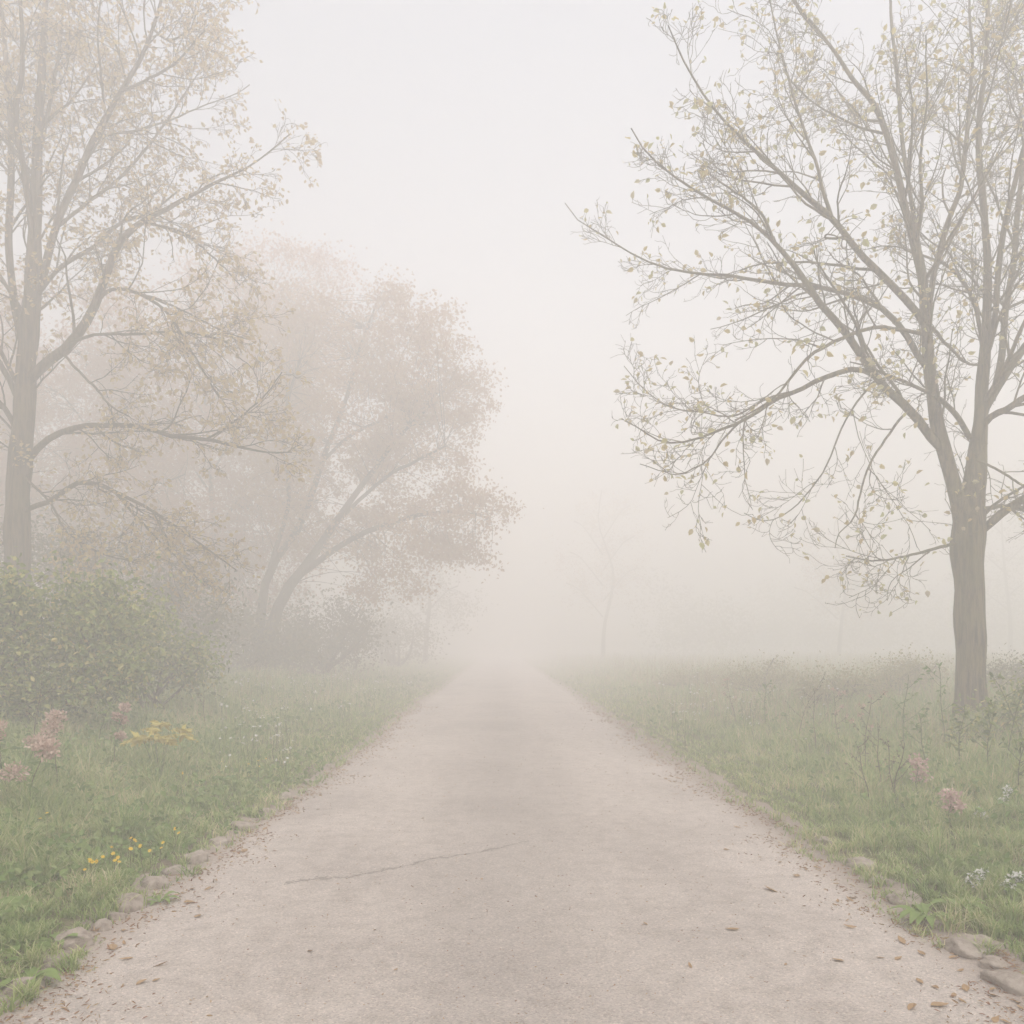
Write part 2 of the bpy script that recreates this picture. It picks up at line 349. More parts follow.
# ------------------------------------------------------------------ ground and path
def grid(xs, ys, zf):
    X, Yv = np.meshgrid(xs, ys); V = np.stack([X, Yv, zf(X, Yv)], -1).reshape(-1, 3)
    nx, ny = len(xs), len(ys); i = np.arange(nx * ny).reshape(ny, nx)
    Q = np.stack([i[:-1, :-1], i[:-1, 1:], i[1:, 1:], i[1:, :-1]], -1).reshape(-1, 4)
    return V, Q
xs = np.concatenate([np.linspace(-120, -22, 22)[:-1], np.linspace(-22, -5, 50)[:-1], np.linspace(-5, 5.4, 150)[:-1], np.linspace(5.4, 22, 50)[:-1], np.linspace(22, 120, 22)])
ys = np.concatenate([np.linspace(-12, 2, 15)[:-1], np.linspace(2, 14, 120)[:-1], np.linspace(14, 40, 80)[:-1], np.linspace(40, 130, 40)])
mb = MB(); mb.add(*grid(xs, ys, gz)); tag(mb.build('ground', M['ground'], smooth=True), kind='structure')
mb = MB()
py = np.concatenate([np.linspace(-11, 2, 20)[:-1], np.arange(2, 30, 0.06), np.linspace(30, 128, 160)])
cu = np.linspace(0, 1, 29) ; cu = 0.5 - 0.5 * np.cos(np.pi * (0.25 * cu * 0 + cu)) * 0.35 - (0.5 - cu) * 0.65; V = []
el, er = edge_l(py), edge_r(py)
X = (el - 0.35)[:, None] + (er - el + 0.7)[:, None] * cu[None]
Z = 0.028 * (1 - ((X - 0.1) / 2.1) ** 2) + 0.012 * noise2(X, py[:, None] + 0 * X, 2.6, 3) - 0.006 + 0.0 * X
Z = np.maximum(Z, gz(X, py[:, None] + 0 * X) + 0.004)
Z[:, 0] = gz(X[:, 0], py) - 0.02; Z[:, -1] = gz(X[:, -1], py) - 0.02
V = np.stack([X, np.repeat(py[:, None], 29, 1), Z], -1).reshape(-1, 3)
i = np.arange(len(py) * 29).reshape(len(py), 29)
mb.add(V, np.stack([i[:-1, :-1], i[:-1, 1:], i[1:, 1:], i[1:, :-1]], -1).reshape(-1, 4))
tag(mb.build('path', M['path'], smooth=True), kind='structure')

# ------------------------------------------------------------------ grass
def blades(mb, x, y, h, w, lean, rr, m=0):
    K = len(x); z = gz(x, y) - 0.01
    a = rr.uniform(0, 2 * math.pi, K); f = a + math.pi / 2 + rr.normal(0, 0.5, K)
    ld = np.stack([np.cos(a), np.sin(a)], 1) * (lean * h)[:, None]
    sd = np.stack([np.cos(f), np.sin(f)], 1) * (w * 0.5)[:, None]
    base = np.stack([x, y], 1)
    V = np.zeros((K, 7, 3))
    for j, (t, ww) in enumerate(((0, 1.0), (0.4, 0.9), (0.75, 0.55))):
        c = base + ld * t ** 1.9
        zz = z + h * (t - 0.42 * lean * t * t)
        V[:, 2 * j, :2] = c - sd * ww; V[:, 2 * j + 1, :2] = c + sd * ww; V[:, 2 * j, 2] = zz; V[:, 2 * j + 1, 2] = zz
    V[:, 6, :2] = base + ld; V[:, 6, 2] = z + h * (1 - 0.42 * lean)
    b = np.arange(K)[:, None] * 7
    Q = np.concatenate([b + np.array([[0, 1, 3, 2]]), b + np.array([[2, 3, 5, 4]])]); T = b + np.array([[4, 5, 6]])
    mb.add(V.reshape(-1, 3), Q, T, m)
def verge_points(N, side, rr, y0=2.4, y1=75, power=1.0, pad=1.5):
    u = rr.uniform(0, 1, N)
    Yv = y0 * (y1 / y0) ** (u ** power)
    if side < 0:
        e = edge_l(Yv); far = -(U0 + 30) / FPX * Yv - pad
        x = e - (e - far) * rr.uniform(0, 1, N)
        d = e - x
    else:
        e = edge_r(Yv); far = (1024 - U0 + 30) / FPX * Yv + pad
        x = e + (far - e) * rr.uniform(0, 1, N)
        d = x - e
    return x, Yv, d
def tufted(x, y, rr, r):
    """pull points towards scattered tuft centres"""
    gx = np.floor(x / r); gy = np.floor(y / r)
    hsh = np.sin(gx * 127.1 + gy * 311.7) * 43758.5453; hx = hsh - np.floor(hsh)
    hs2 = np.sin(gx * 269.5 + gy * 183.3) * 43758.5453; hy = hs2 - np.floor(hs2)
    cx, cy = (gx + 0.2 + 0.6 * hx) * r, (gy + 0.2 + 0.6 * hy) * r
    k = rr.uniform(0.1, 0.75, len(x))
    return x + (cx - x) * k, y + (cy - y) * k, hx
mb = MB(); gr = np.random.default_rng(21)
for side, N in ((-1, 215000), (1, 205000)):
    x, y, d = verge_points(N, side, gr)
    x, y, hx = tufted(x, y, gr, 0.16)
    d = np.where(side < 0, edge_l(y) - x, x - edge_r(y))
    ragged = 0.02 + 0.12 * noise2(x, y, 0.9, 5) + 0.12 * hx
    keep = d > ragged * np.where(y < 25, 1, 0.3) - 0.06
    # thin patches where soil shows near the edge
    keep &= ~((d < 0.3) & (gr.uniform(0, 1, N) < 0.4))
    x, y, d, hx = x[keep], y[keep], d[keep], hx[keep]
    h = (0.10 + 0.13 * sstep(0.1, 2.0, d) + 0.10 * sstep(2, 6, d) * np.where(side > 0, sstep(11, 17, y), 1)) * (0.5 + 1.0 * hx * hx) * gr.uniform(0.55, 1.35, len(x)) * (1 + 0.35 * noise2(x, y, 1.7, 2))
    w = 0.0042 * gr.uniform(0.7, 1.5, len(x)) * (1 + y / 11)
    blades(mb, x, y, h, w, gr.uniform(0.25, 1.0, len(x)), gr)
tag(mb.build('grass', M['grass']), kind='stuff')
# taller straw coloured stalks through the verges
mb = MB()
for side, N, hh in ((-1, 16000, 0.5), (1, 26000, 0.62)):
    x, y, d = verge_points(N, side, gr, 4.0, 75, 0.85)
    keep = (d > 0.9) & (gr.uniform(0, 1, N) < sstep(5, 15, y) + 0.15) & (noise2(x, y, 3.1, 4) > (-0.1 if side > 0 else 0.15))
    x, y, d = x[keep], y[keep], d[keep]
    h = (hh * gr.uniform(0.35, 1.35, len(x)) * sstep(0.4, 3, d) + 0.12) * (0.45 + 0.55 * sstep(11, 19, y))
    blades(mb, x, y, h, 0.0032 * (1 + y / 8) * gr.uniform(0.7, 1.3, len(x)), gr.uniform(0.1, 0.6, len(x)), gr)
tag(mb.build('dry_grass', M['dry_grass']), kind='stuff')
# small broad leaves of ground cover between the blades
mb = MB()
for side, N in ((-1, 22000), (1, 9000)):
    x, y, d = verge_points(N, side, gr, 2.4, 40)
    keep = (d > 0.12) & (noise2(x, y, 1.3, 3) > (-0.05 if side < 0 else 0.25))
    x, y, d = x[keep], y[keep], d[keep]
    z = gz(x, y) + gr.uniform(0.02, 0.20, len(x)) * sstep(0, 1.5, d) + 0.02
    leaves(mb, np.stack([x, y, z], 1), 0.045 * (1 + y / 22), gr, 0.75, 0.2, -0.1)
tag(mb.build('ground_cover', M['weed_green']), kind='stuff')

# ------------------------------------------------------------------ trees
_grown = []
def trace(pts, Y, depth, n=18, curve=1.0, wig=0.0):
    """a limb: (u, v, width px) points starting where an earlier limb of the same tree stands, leaning depth metres away along its length"""
    S = spline([(p[0], p[1], p[2]) for p in pts], n)
    s = np.linspace(0, 1, n)
    y0 = Y
    if _grown:
        A = np.concatenate(_grown); q = np.hypot(A[:, 0] - pts[0][0], A[:, 1] - pts[0][1])
        if q.min() < 14: y0 = A[q.argmin(), 2]
    if wig:
        amp = wig * np.sin(s * math.pi) ** 0.6
        S[:, 0] += amp * np.cumsum(rng.normal(size=n)) * 0.7; S[:, 1] += amp * rng.normal(size=n) * 0.6
    D = y0 + depth * s ** curve + (wig * 0.012 * np.cumsum(rng.normal(size=n)) if wig else 0)
    D[0] = y0
    _grown.append(np.stack([S[:, 0], S[:, 1], D], 1))
    P = np.stack([(S[:, 0] - U0) * D / FPX, D, EYE - (S[:, 1] - V0) * D / FPX], 1)
    return P, np.maximum(S[:, 2] * Y / FPX / 2, 0.004)

def tree_from_limbs(root_loc, label, limbs, bark, leafmat, rr, name='tree', group=None, trunk_n=3, l1=(9, (0.5, 1.7)), l2=(6, (0.3, 0.85)), l3=(4, (0.10, 0.3)),
                    up=(0.25, 0.55), leaf_p=0.4, leaf_size=0.06, rmin=0.0035, hidden=10, hid_len=(2.5, 4.5), trunk_i=0, leaf_cluster=1, droop=0.35, hid_t=(0.35, 0.9), thin=-9, lp=0.95, t1m=0.93):
    root = empty(name, root_loc, label, 'tree', group)
    off = np.asarray(root_loc, float)
    P = np.stack([l[0] for l in limbs]); Rr = np.stack([l[1] for l in limbs])
    n = P.shape[1]
    # limbs that lean towards and away from the viewer, from the upright stems
    if hidden:
        st = [k for k in range(len(limbs)) if k < trunk_n]
        hp, hr, _, _ = spawn(P[st], Rr[st], np.arange(len(st)), hidden, hid_t[0], hid_t[1], (0.55, 1.05), hid_len, n, 0.55, 0.28, rr, 0.012, 0.5, 0.2, 0.6, xbias=(0.5, 1.4, 0.7))
        P = np.concatenate([P, hp]); Rr = np.concatenate([Rr, hr])
    # natural wobble
    ids = np.arange(len(P))
    A = spawn(P[:], Rr, ids, l1[0], 0.14, t1m, (0.4, 0.85), (*l1[1], 0.75), 11, up, 0.34, rr, rmin * 1.6, 0.5, 0.3, lp)
    pl = np.linalg.norm(np.diff(P, axis=1), axis=2).sum(1)[A[2]]
    ok = rr.uniform(0, 1, len(pl)) < np.clip(pl / 5.0, 0.3, 1) * np.where(A[3] > 0.75, 0.75, 1) * np.where(((P[:, -1, 2] - P[:, 0, 2]) < thin)[A[2]], 0.62, 1)
    A = tuple(q[ok] for q in A)
    B = spawn(A[0], A[1], A[2], l2[0], 0.15, 1.0, (0.45, 1.0), (*l2[1], 0.8), 7, up, 0.55, rr, rmin * 1.15, 0.6, 0.45, 0.5)
    Cc = spawn(B[0], B[1], B[2], l3[0], 0.2, 1.0, (0.4, 1.1), (*l3[1], 0.8), 5, up, 0.7, rr, rmin, 0.7, 0.7, 0.4)
    low = lambda G: G[0][:, :, 2].min(1) > gz(G[0][:, 0, 0], G[0][:, 0, 1]) + 1.2
    def emit(mb, idl):
        for G, k in ((A, 5), (B, 4), (Cc, 3)):
            s = np.isin(G[2], idl) & low(G)
            tubes(mb, G[0][s], G[1][s], k)
    tm = MB(); stem_ids = list(range(trunk_n))
    for k in stem_ids: tubes(tm, *resamp(P[k], Rr[k], 70), 22, bump=0.075 if k == 0 else 0.05)
    emit(tm, stem_ids)
    tm.build('trunk', bark, root, True, off)
    for k in range(trunk_n, len(P)):
        lm = MB(); tubes(lm, P[k], Rr[k], 8); emit(lm, [k])
        lm.build('limb', bark, root, True, off)
    # leaves on the twig ends
    lb = MB()
    for G, q in ((Cc, leaf_p), (B, leaf_p * 0.8)):
        s = (rr.uniform(0, 1, len(G[0])) < q) & low(G)
        tip = G[0][s][:, -1]; d = unit(G[0][s][:, -1] - G[0][s][:, -2])
        for c in range(leaf_cluster):
            leaves(lb, tip + rr.normal(size=tip.shape) * (0.02 + 0.05 * c), leaf_size, rr, 0.72, 0.3, droop, d)
        if leaf_cluster:
            mid = G[0][s][:, G[0].shape[1] // 2]
            q2 = rr.uniform(0, 1, len(mid)) < 0.35
            leaves(lb, mid[q2], leaf_size * 0.8, rr, 0.72, 0.3, droop, d[q2])
    lb.build('crown', leafmat, root, False, off)
    return root, P, Rr

# --- the big tree on the right
YR = 12.6
gb = ground_at(969, 722)
YR = float(gb[1])
_grown.clear()
def LR(pts, depth=0.0, curve=1.0): return trace([(p[0], p[1], p[2] * (0.9 if p[2] > 20 else 0.76)) for p in pts], YR, depth, 22, curve, 0.7)
right_limbs = [
    LR([(969, 735, 40), (970, 715, 34), (970, 660, 31), (969, 600, 31), (968, 560, 32), (967, 527, 34), (972, 490, 26), (978, 440, 19), (982, 387, 16), (985, 330, 12), (986, 262, 9.5), (981, 190, 8.5), (977, 127, 7.5), (984, 70, 6), (987, 0, 5), (985, -90, 3)], 0.15),
    LR([(967, 540, 24), (958, 500, 20), (948, 465, 18.5), (937, 425, 17), (929, 370, 15), (924, 320, 12.5), (919, 275, 11.5), (912, 240, 11), (904, 214, 9), (893, 165, 8), (876, 112, 7), (850, 78, 5), (826, 42, 4), (800, 10, 3), (770, -45, 2)], -0.5),
    LR([(927, 322, 8), (931, 290, 7.5), (937, 258, 7), (947, 220, 6.5), (958, 190, 6.5), (964, 150, 6), (968, 110, 5), (972, 60, 4), (970, 0, 3), (975, -70, 2)], 0.6),
    LR([(926, 318, 6), (922, 265, 6), (912, 205, 5.5), (902, 145, 5.5), (897, 80, 5), (891, 20, 4), (888, -60, 2.5)], 0.9),
    LR([(974, 455, 10), (985, 410, 11), (1000, 383, 11), (1023, 349, 10), (1060, 300, 8), (1095, 210, 6), (1120, 90, 4), (1130, -20, 2)], 0.7),
    LR([(992, 400, 9), (1001, 358, 9), (1004, 311, 8.5), (1012, 262, 8), (1014, 220, 7.5), (1020, 165, 7), (1030, 90, 5), (1034, 10, 3.5), (1040, -60, 2)], 1.3),
    LR([(983, 370, 7), (994, 318, 7), (998, 262, 7.5), (1006, 215, 7), (1020, 158, 6), (1036, 100, 4.5), (1062, 20, 3)], -1.0),
    # the long limb reaching up to the left
    LR([(946, 454, 10), (934, 442, 11), (922, 425, 11), (908, 408, 11), (888, 390, 10), (872, 372, 9.5), (850, 339, 9), (820, 303, 8), (800, 274, 7), (784, 256, 6), (774, 242, 5), (750, 222, 4), (722, 206, 3.4), (690, 188, 2.8), (660, 166, 2.2), (644, 150, 1.8), (631, 128, 1.4)], -1.2),
    LR([(774, 242, 4), (766, 222, 3.6), (757, 208, 3), (735, 192, 2.4), (715, 178, 1.8), (700, 168, 1.4)], -0.4),
    LR([(930, 372, 8), (922, 362, 8.5), (914, 350, 8.5), (901, 328, 8), (880, 308, 7.5), (848, 295, 6.5), (815, 287, 6), (764, 282, 5), (722, 275, 4.2), (687, 273, 3.4), (656, 266, 2.8), (626, 252, 2.2), (603, 237, 1.8), (575, 219, 1.4), (565, 203, 1.2)], 0.9),
    LR([(927, 330, 8), (920, 317, 9), (910, 304, 9), (891, 285, 8.5), (866, 260, 8), (850, 242, 7.5), (832, 218, 7), (802, 193, 6), (779, 172, 5), (755, 150, 4), (727, 123, 3), (706, 96, 2.5), (686, 64, 2), (668, 25, 1.4)], -1.6),
    LR([(832, 218, 5), (822, 190, 4.5), (815, 162, 4), (802, 130, 3.4), (790, 90, 3), (782, 58, 2.4), (774, 23, 2), (765, -30, 1.4)], 0.5),
    LR([(876, 376, 7), (858, 369, 7), (840, 372, 6.5), (820, 380, 6), (800, 390, 5.5), (778, 398, 5), (742, 420, 4), (709, 434, 3), (680, 443, 2.5), (658, 440, 2), (641, 429, 1.6), (625, 421, 1.2)], -0.9),
    LR([(742, 420, 3), (722, 440, 2.4), (708, 458, 2), (690, 470, 1.6), (672, 474, 1.3), (640, 464, 1)], -0.2),
    LR([(800, 390, 3), (770, 398, 2.6), (735, 416, 2.2), (705, 412, 2), (675, 408, 1.7), (655, 397, 1.4), (640, 385, 1.2), (624, 366, 1)], 1.3),
    LR([(926, 335, 5), (896, 329, 5), (873, 328, 4.6), (850, 335, 4.2), (820, 349, 4), (797, 370, 3.4), (779, 393, 2.6), (760, 408, 2), (735, 420, 1.6)], -1.8),
    LR([(910, 410, 3.4), (899, 420, 3.4), (888, 436, 3), (874, 458, 2.8), (865, 478, 2.4), (858, 500, 2.4), (851, 520, 1.8), (838, 534, 1.3), (835, 548, 1)], -1.1),
    LR([(876, 380, 2.8), (862, 396, 2.6), (848, 416, 2.4), (836, 446, 2.2), (824, 470, 2), (810, 487, 2), (793, 507, 1.7), (776, 518, 1.4), (760, 521, 1.2), (744, 513, 1)], 0.9),
    LR([(962, 543, 5), (950, 545, 4.4), (930, 550, 3.8), (908, 556, 3), (877, 561, 2.2), (846, 556, 1.4)], -0.5),
    LR([(972, 533, 12), (983, 529, 11), (999, 515, 10.5), (1021, 499, 10), (1060, 478, 8), (1110, 440, 6), (1150, 380, 3)], -0.8),
    LR([(975, 512, 6), (988, 508, 6), (1010, 507, 5.5), (1040, 512, 5), (1085, 505, 3)], 1.2),
    LR([(979, 440, 9), (988, 420, 9), (1008, 409, 8.5), (1030, 396, 8), (1070, 380, 6), (1120, 330, 3)], -1.0),
    LR([(970, 438, 7), (962, 425, 7), (952, 411, 6.5), (938, 398, 5.5), (922, 390, 4.5), (904, 382, 4), (882, 374, 3.2), (866, 366, 2.4), (850, 362, 1.6)], -1.0),
    LR([(982, 345, 5.5), (977, 318, 5.5), (964, 288, 5), (948, 268, 4.5), (928, 258, 3.5), (905, 250, 2.5)], 1.0),
    LR([(984, 366, 3), (965, 362, 3.4), (950, 347, 3.8), (935, 330, 4), (925, 322, 4)], -0.4),
    LR([(967, 460, 2.4), (980, 462, 3), (1000, 472, 3), (1024, 487, 2.6), (1040, 500, 2)], -0.9),
]
t, _, _ = tree_from_limbs(gb, 'tall half bare tree right of the path with forked grey trunk and sparse ochre leaves', right_limbs, M['bark_grey'], M['leaf_ochre'],
    np.random.default_rng(3), l1=(18, (0.8, 2.7)), l2=(7, (0.35, 1.05)), l3=(3, (0.12, 0.36)), up=(-0.1, 0.9), leaf_p=0.30, thin=0.3, leaf_size=0.098, rmin=0.0036, hidden=6, hid_len=(1.6, 3.6), hid_t=(0.34, 0.85))

# --- the big tree on the left
YL = 17.0
_grown.clear()
def LL(pts, depth=0.0, curve=1.0): return trace([(p[0], p[1], p[2] * (0.84 if p[2] > 18 else 0.72)) for p in pts], YL, depth, 22, curve, 0.7)
zl = float(gz((20 - U0) * YL / FPX, YL)); vb = V0 + (EYE - zl) * FPX / YL
left_limbs = [
    LL([(16, vb + 6, 40), (16, vb - 25, 33), (17, 600, 30), (18, 540, 28), (20, 470, 26), (23, 415, 24), (26, 360, 22), (31, 300, 20), (35, 230, 17), (37, 160, 14), (39, 110, 12), (44, 50, 9), (46, -10, 7), (52, -80, 4)], 0.2),
    LL([(22, 340, 10), (14, 300, 10), (9, 240, 9.5), (11, 150, 8.5), (6, 70, 7), (0, 0, 5), (-10, -70, 3)], 0.8),
    LL([(30, 300, 11), (40, 290, 10), (52, 240, 10), (64, 205, 9), (76, 180, 9), (94, 138, 8), (120, 92, 6.5), (138, 60, 5.5), (152, 28, 4.5), (162, -10, 3.5), (175, -70, 2)], -0.6),
    LL([(32, 240, 8), (26, 185, 8), (18, 110, 7.5), (24, 55, 6), (20, -20, 4)], -1.2),
    LL([(36, 170, 6), (45, 130, 6), (55, 80, 5), (62, 30, 4), (66, -40, 2.5)], 1.1),
    LL([(24, 385, 15), (37, 372, 14), (52, 358, 13.5), (70, 345, 13), (86, 322, 12), (98, 300, 11), (108, 272, 10), (120, 243, 9), (142, 222, 7.5), (168, 209, 6), (192, 196, 5), (215, 184, 4), (240, 172, 3), (262, 158, 2), (290, 134, 1.4)], -0.8),
    LL([(20, 470, 9), (30, 458, 9.5), (44, 442, 9), (65, 431, 8.5), (89, 426, 7.5), (133, 426, 6.5), (161, 434, 5.6), (205, 440, 4.6), (232, 446, 3.6), (262, 452, 2.4), (292, 452, 1.6)], -1.0),
    LL([(205, 440, 3), (222, 430, 2.8), (240, 416, 2.4), (262, 398, 2), (282, 372, 1.4)], -0.4),
    LL([(19, 520, 7), (28, 508, 7.5), (51, 501, 7), (75, 484, 6.5), (99, 484, 6), (120, 494, 5), (150, 510, 4), (191, 537, 3), (236, 570, 1.6)], -1.3),
    LL([(112, 489, 3.6), (130, 508, 3.2), (147, 527, 2.8), (166, 546, 2.2), (185, 564, 1.8), (205, 586, 1.2)], -0.4),
    LL([(22, 470, 3.6), (32, 484, 3.6), (51, 503, 3), (61, 522, 2.6), (72, 537, 2.2), (102, 554, 1.8), (134, 562, 1.2)], -1.6),
    LL([(98, 300, 6), (108, 291, 5), (123, 289, 4.4), (154, 300, 4), (174, 318, 3.6), (195, 353, 3), (219, 397, 2)], -0.9),
    LL([(120, 289, 3), (150, 297, 3), (185, 312, 2.4), (220, 330, 1.8), (250, 340, 1.2)], 0.7),
    LL([(60, 352, 4), (70, 345, 4.4), (92, 335, 4), (137, 334, 3.4), (181, 332, 2.4), (215, 338, 1.6)], -1.8),
    LL([(34, 300, 7), (46, 282, 6), (62, 264, 6), (90, 247, 5.5), (120, 222, 4.8), (150, 212, 3.6), (180, 190, 2.4)], 1.5),
    LL([(56, 228, 5), (90, 200, 4.6), (120, 175, 4), (150, 140, 3.4), (175, 105, 2.6), (200, 70, 1.6)], 0.8),
    LL([(142, 222, 4), (165, 228, 3.6), (190, 238, 3), (215, 258, 2.4), (240, 285, 1.4)], -1.0),
    LL([(60, 350, 4), (78, 372, 3.6), (95, 390, 3.2), (112, 408, 2.6), (128, 416, 1.6)], -0.7),
    LL([(18, 400, 8), (5, 372, 8), (-25, 330, 7), (-70, 280, 5), (-110, 220, 3)], -0.4),
    LL([(17, 430, 7), (0, 402, 7), (-30, 390, 6), (-80, 380, 4)], -1.2),
    LL([(152, 28, 3.5), (170, 40, 3), (192, 30, 2.4), (212, 8, 1.6)], -0.5),
    LL([(120, 92, 4), (150, 78, 3.6), (180, 60, 3), (205, 30, 2)], -0.9),
]
base_l = ((16 - U0) * YL / FPX, YL, zl)
tree_from_limbs(base_l, 'tall yellowing tree on the left, its trunk rising behind the green bush', left_limbs, M['bark_brown'], M['leaf_tan'],
    np.random.default_rng(9), l1=(14, (0.8, 2.6)), l2=(7, (0.35, 1.0)), l3=(4, (0.12, 0.36)), up=(-0.05, 0.25), leaf_p=0.68, lp=0.6, t1m=0.97, leaf_size=0.10, rmin=0.0042, hidden=9, hid_len=(2.0, 4.5), hid_t=(0.35, 0.97), leaf_cluster=2)

# --- leafy trees further back: crowns made of many twig-end clusters on real limbs
def leafy_tree(name, label, limbs, lobes, Y, loc, bark, leafmat, rr, clusters=600, per=34, leaf=0.11, spread=0.42, trunk_n=1, cat='tree', group=None, twig=0.012, limb_name='limb'):
    root = empty(name, loc, label, cat, group); off = np.asarray(loc, float)
    tm = MB()
    for k in range(trunk_n): tubes(tm, limbs[k][0], limbs[k][1], 10)
    lms = []
    for k in range(trunk_n, len(limbs)):
        lm = MB(); tubes(lm, limbs[k][0], limbs[k][1], 7); lms.append(lm)
    sk = np.concatenate([l[0][4:] for l in limbs]); sid = np.concatenate([np.full(len(l[0]) - 4, k) for k, l in enumerate(limbs)])
    vol = np.array([l[2] * l[3] for l in lobes], float); vol /= vol.sum()
    C = []
    for (u, v, ru, rv, dep, rd), p in zip(lobes, vol):
        k = max(3, int(clusters * p))
        q = unit(rr.normal(size=(k, 3))) * (rr.uniform(0.12, 1, (k, 1)) ** (1 / 2.6))
        c = at(u, v, Y); s = Y / FPX
        C.append(np.stack([c[0] + q[:, 0] * ru * s, c[1] + dep + q[:, 1] * rd, c[2] + q[:, 2] * rv * s], 1))
    C = np.concatenate(C); C = C[C[:, 2] > gz(C[:, 0], C[:, 1]) + 0.15]
    # gaps: drop clusters where a coarse noise is low
    g = noise2(C[:, 0] + C[:, 1] * 0.7, C[:, 2] - C[:, 1] * 0.4, 1.9, 3); C = C[g > -0.24]
    d = ((C[:, None] - sk[None]) ** 2).sum(2) + 2.0 * np.maximum(0, sk[None, :, 2] - C[:, None, 2])
    d = (d + 0.6) * rr.uniform(0.35, 1.65, d.shape)
    j = d.argmin(1); S = sk[j]; own = sid[j]
    n = 7; tt = np.linspace(0, 1, n)[None, :, None]
    mid = (S + C) / 2 + rr.normal(size=C.shape) * 0.12 * np.linalg.norm(C - S, axis=1, keepdims=True) + np.array([0, 0, 0.12]) * np.linalg.norm(C - S, axis=1, keepdims=True)
    TW = (1 - tt) ** 2 * S[:, None] + 2 * tt * (1 - tt) * mid[:, None] + tt ** 2 * C[:, None]
    TR = (np.linspace(1, 0.25, n)[None] * (twig * 0.7 + 0.0015 * np.linalg.norm(C - S, axis=1))[:, None])
    for k in range(len(limbs)):
        s = own == k; tubes(tm if k < trunk_n else lms[k - trunk_n], TW[s], TR[s], 4)
    tm.build('trunk', bark, root, True, off)
    for lm in lms: lm.build(limb_name, bark, root, True, off)
    lb = MB(); K = len(C)
    P = np.repeat(C, per, 0) + rr.normal(size=(K * per, 3)) * spread * np.array([1, 1, 0.75]) * np.repeat(rr.uniform(0.5, 1.2, K), per)[:, None]
    P = P[P[:, 2] > gz(P[:, 0], P[:, 1]) + 0.02]
    leaves(lb, P, leaf, rr, 0.75, 0.3, 0.2)
    lb.build('crown', leafmat, root, False, off)
    return root

YM = 29.0
_grown.clear()
def LMt(pts, depth=0.0): return trace([(p[0], p[1], p[2] * 0.72) for p in pts], YM, depth, 14, 1.0, 1.0)
zb = float(gz((262 - U0) * YM / FPX, YM)); vm = V0 + (EYE - zb) * FPX / YM
mid_limbs = [
    LMt([(261, vm + 4, 26), (266, vm - 25, 19), (276, 620, 16), (288, 592, 15), (316, 556, 12), (345, 515, 9), (372, 478, 7), (400, 440, 5), (428, 408, 3)], -0.5),
    LMt([(258, vm + 2, 18), (262, 610, 13), (272, 565, 11), (296, 532, 10), (322, 462, 8), (345, 400, 6), (360, 345, 4), (378, 300, 2.5)], 1.2),
    LMt([(300, 575, 9), (345, 543, 8), (395, 520, 6), (445, 512, 4), (490, 518, 2)], -1.4),
    LMt([(322, 462, 5), (350, 435, 5), (390, 415, 4), (430, 395, 3), (470, 385, 2)], 1.8),
    LMt([(335, 525, 6), (372, 486, 5), (410, 462, 4), (445, 446, 2.4)], -1.0),
    LMt([(270, 568, 7), (290, 500, 6), (285, 430, 5), (300, 360, 3)], -1.6),
]
leafy_tree('tree', 'broad leaning pale brown tree beside the path, in full leaf and half lost in mist', mid_limbs,
    [(375, 325, 55, 48, 0.3, 1.8), (425, 370, 60, 62, -0.4, 2.0), (320, 345, 60, 55, 0.8, 2), (455, 400, 42, 40, 0.2, 1.5), (350, 420, 85, 60, 0, 2.6), (420, 455, 60, 40, 0.6, 2), (455, 520, 58, 32, -0.6, 1.8),
     (400, 545, 65, 38, -0.8, 2), (330, 500, 80, 55, 0.8, 2.5), (270, 430, 60, 80, 1.0, 2.2), (470, 560, 26, 18, -0.4, 1.0), (390, 585, 40, 18, 0, 1.5), (280, 320, 40, 40, 1.0, 1.5)],
    YM, ((261 - U0) * YM / FPX, YM, zb), M['bark_dark'], M['leaf_rust'], np.random.default_rng(4), clusters=1000, per=68, leaf=0.12, spread=0.31, trunk_n=1)

def simple_limbs(u, Y, vtop, width, spread, rr, count=7, depth=1.5):
    _grown.clear(); z = float(gz((u - U0) * Y / FPX, Y)); v0 = V0 + (EYE - z) * FPX / Y; H = v0 - vtop
    L = [trace([(u, v0 + 3, width * 1.25), (u + rr.normal() * 2, v0 - 0.2 * H, width * 0.9), (u + rr.normal() * 6, v0 - 0.5 * H, width * 0.6), (u + rr.normal() * 10, v0 - 0.8 * H, width * 0.3), (u + rr.normal() * 10, vtop, 1.5)], Y, 0.2, 14)]
    for k in range(count):
        t = 0.25 + 0.55 * k / count; sgn = 1 if k % 2 else -1
        v = v0 - t * H; r = spread * (1 - 0.5 * t)
        L.append(trace([(u, v, width * 0.4), (u + sgn * r * 0.35, v - H * 0.09, width * 0.3), (u + sgn * r * 0.7, v - H * 0.17, width * 0.2), (u + sgn * r, v - H * 0.2, 1.5)], Y, rr.uniform(-depth, depth), 14))
    return L, ((u - U0) * Y / FPX, Y, z), v0
rb = np.random.default_rng(14)
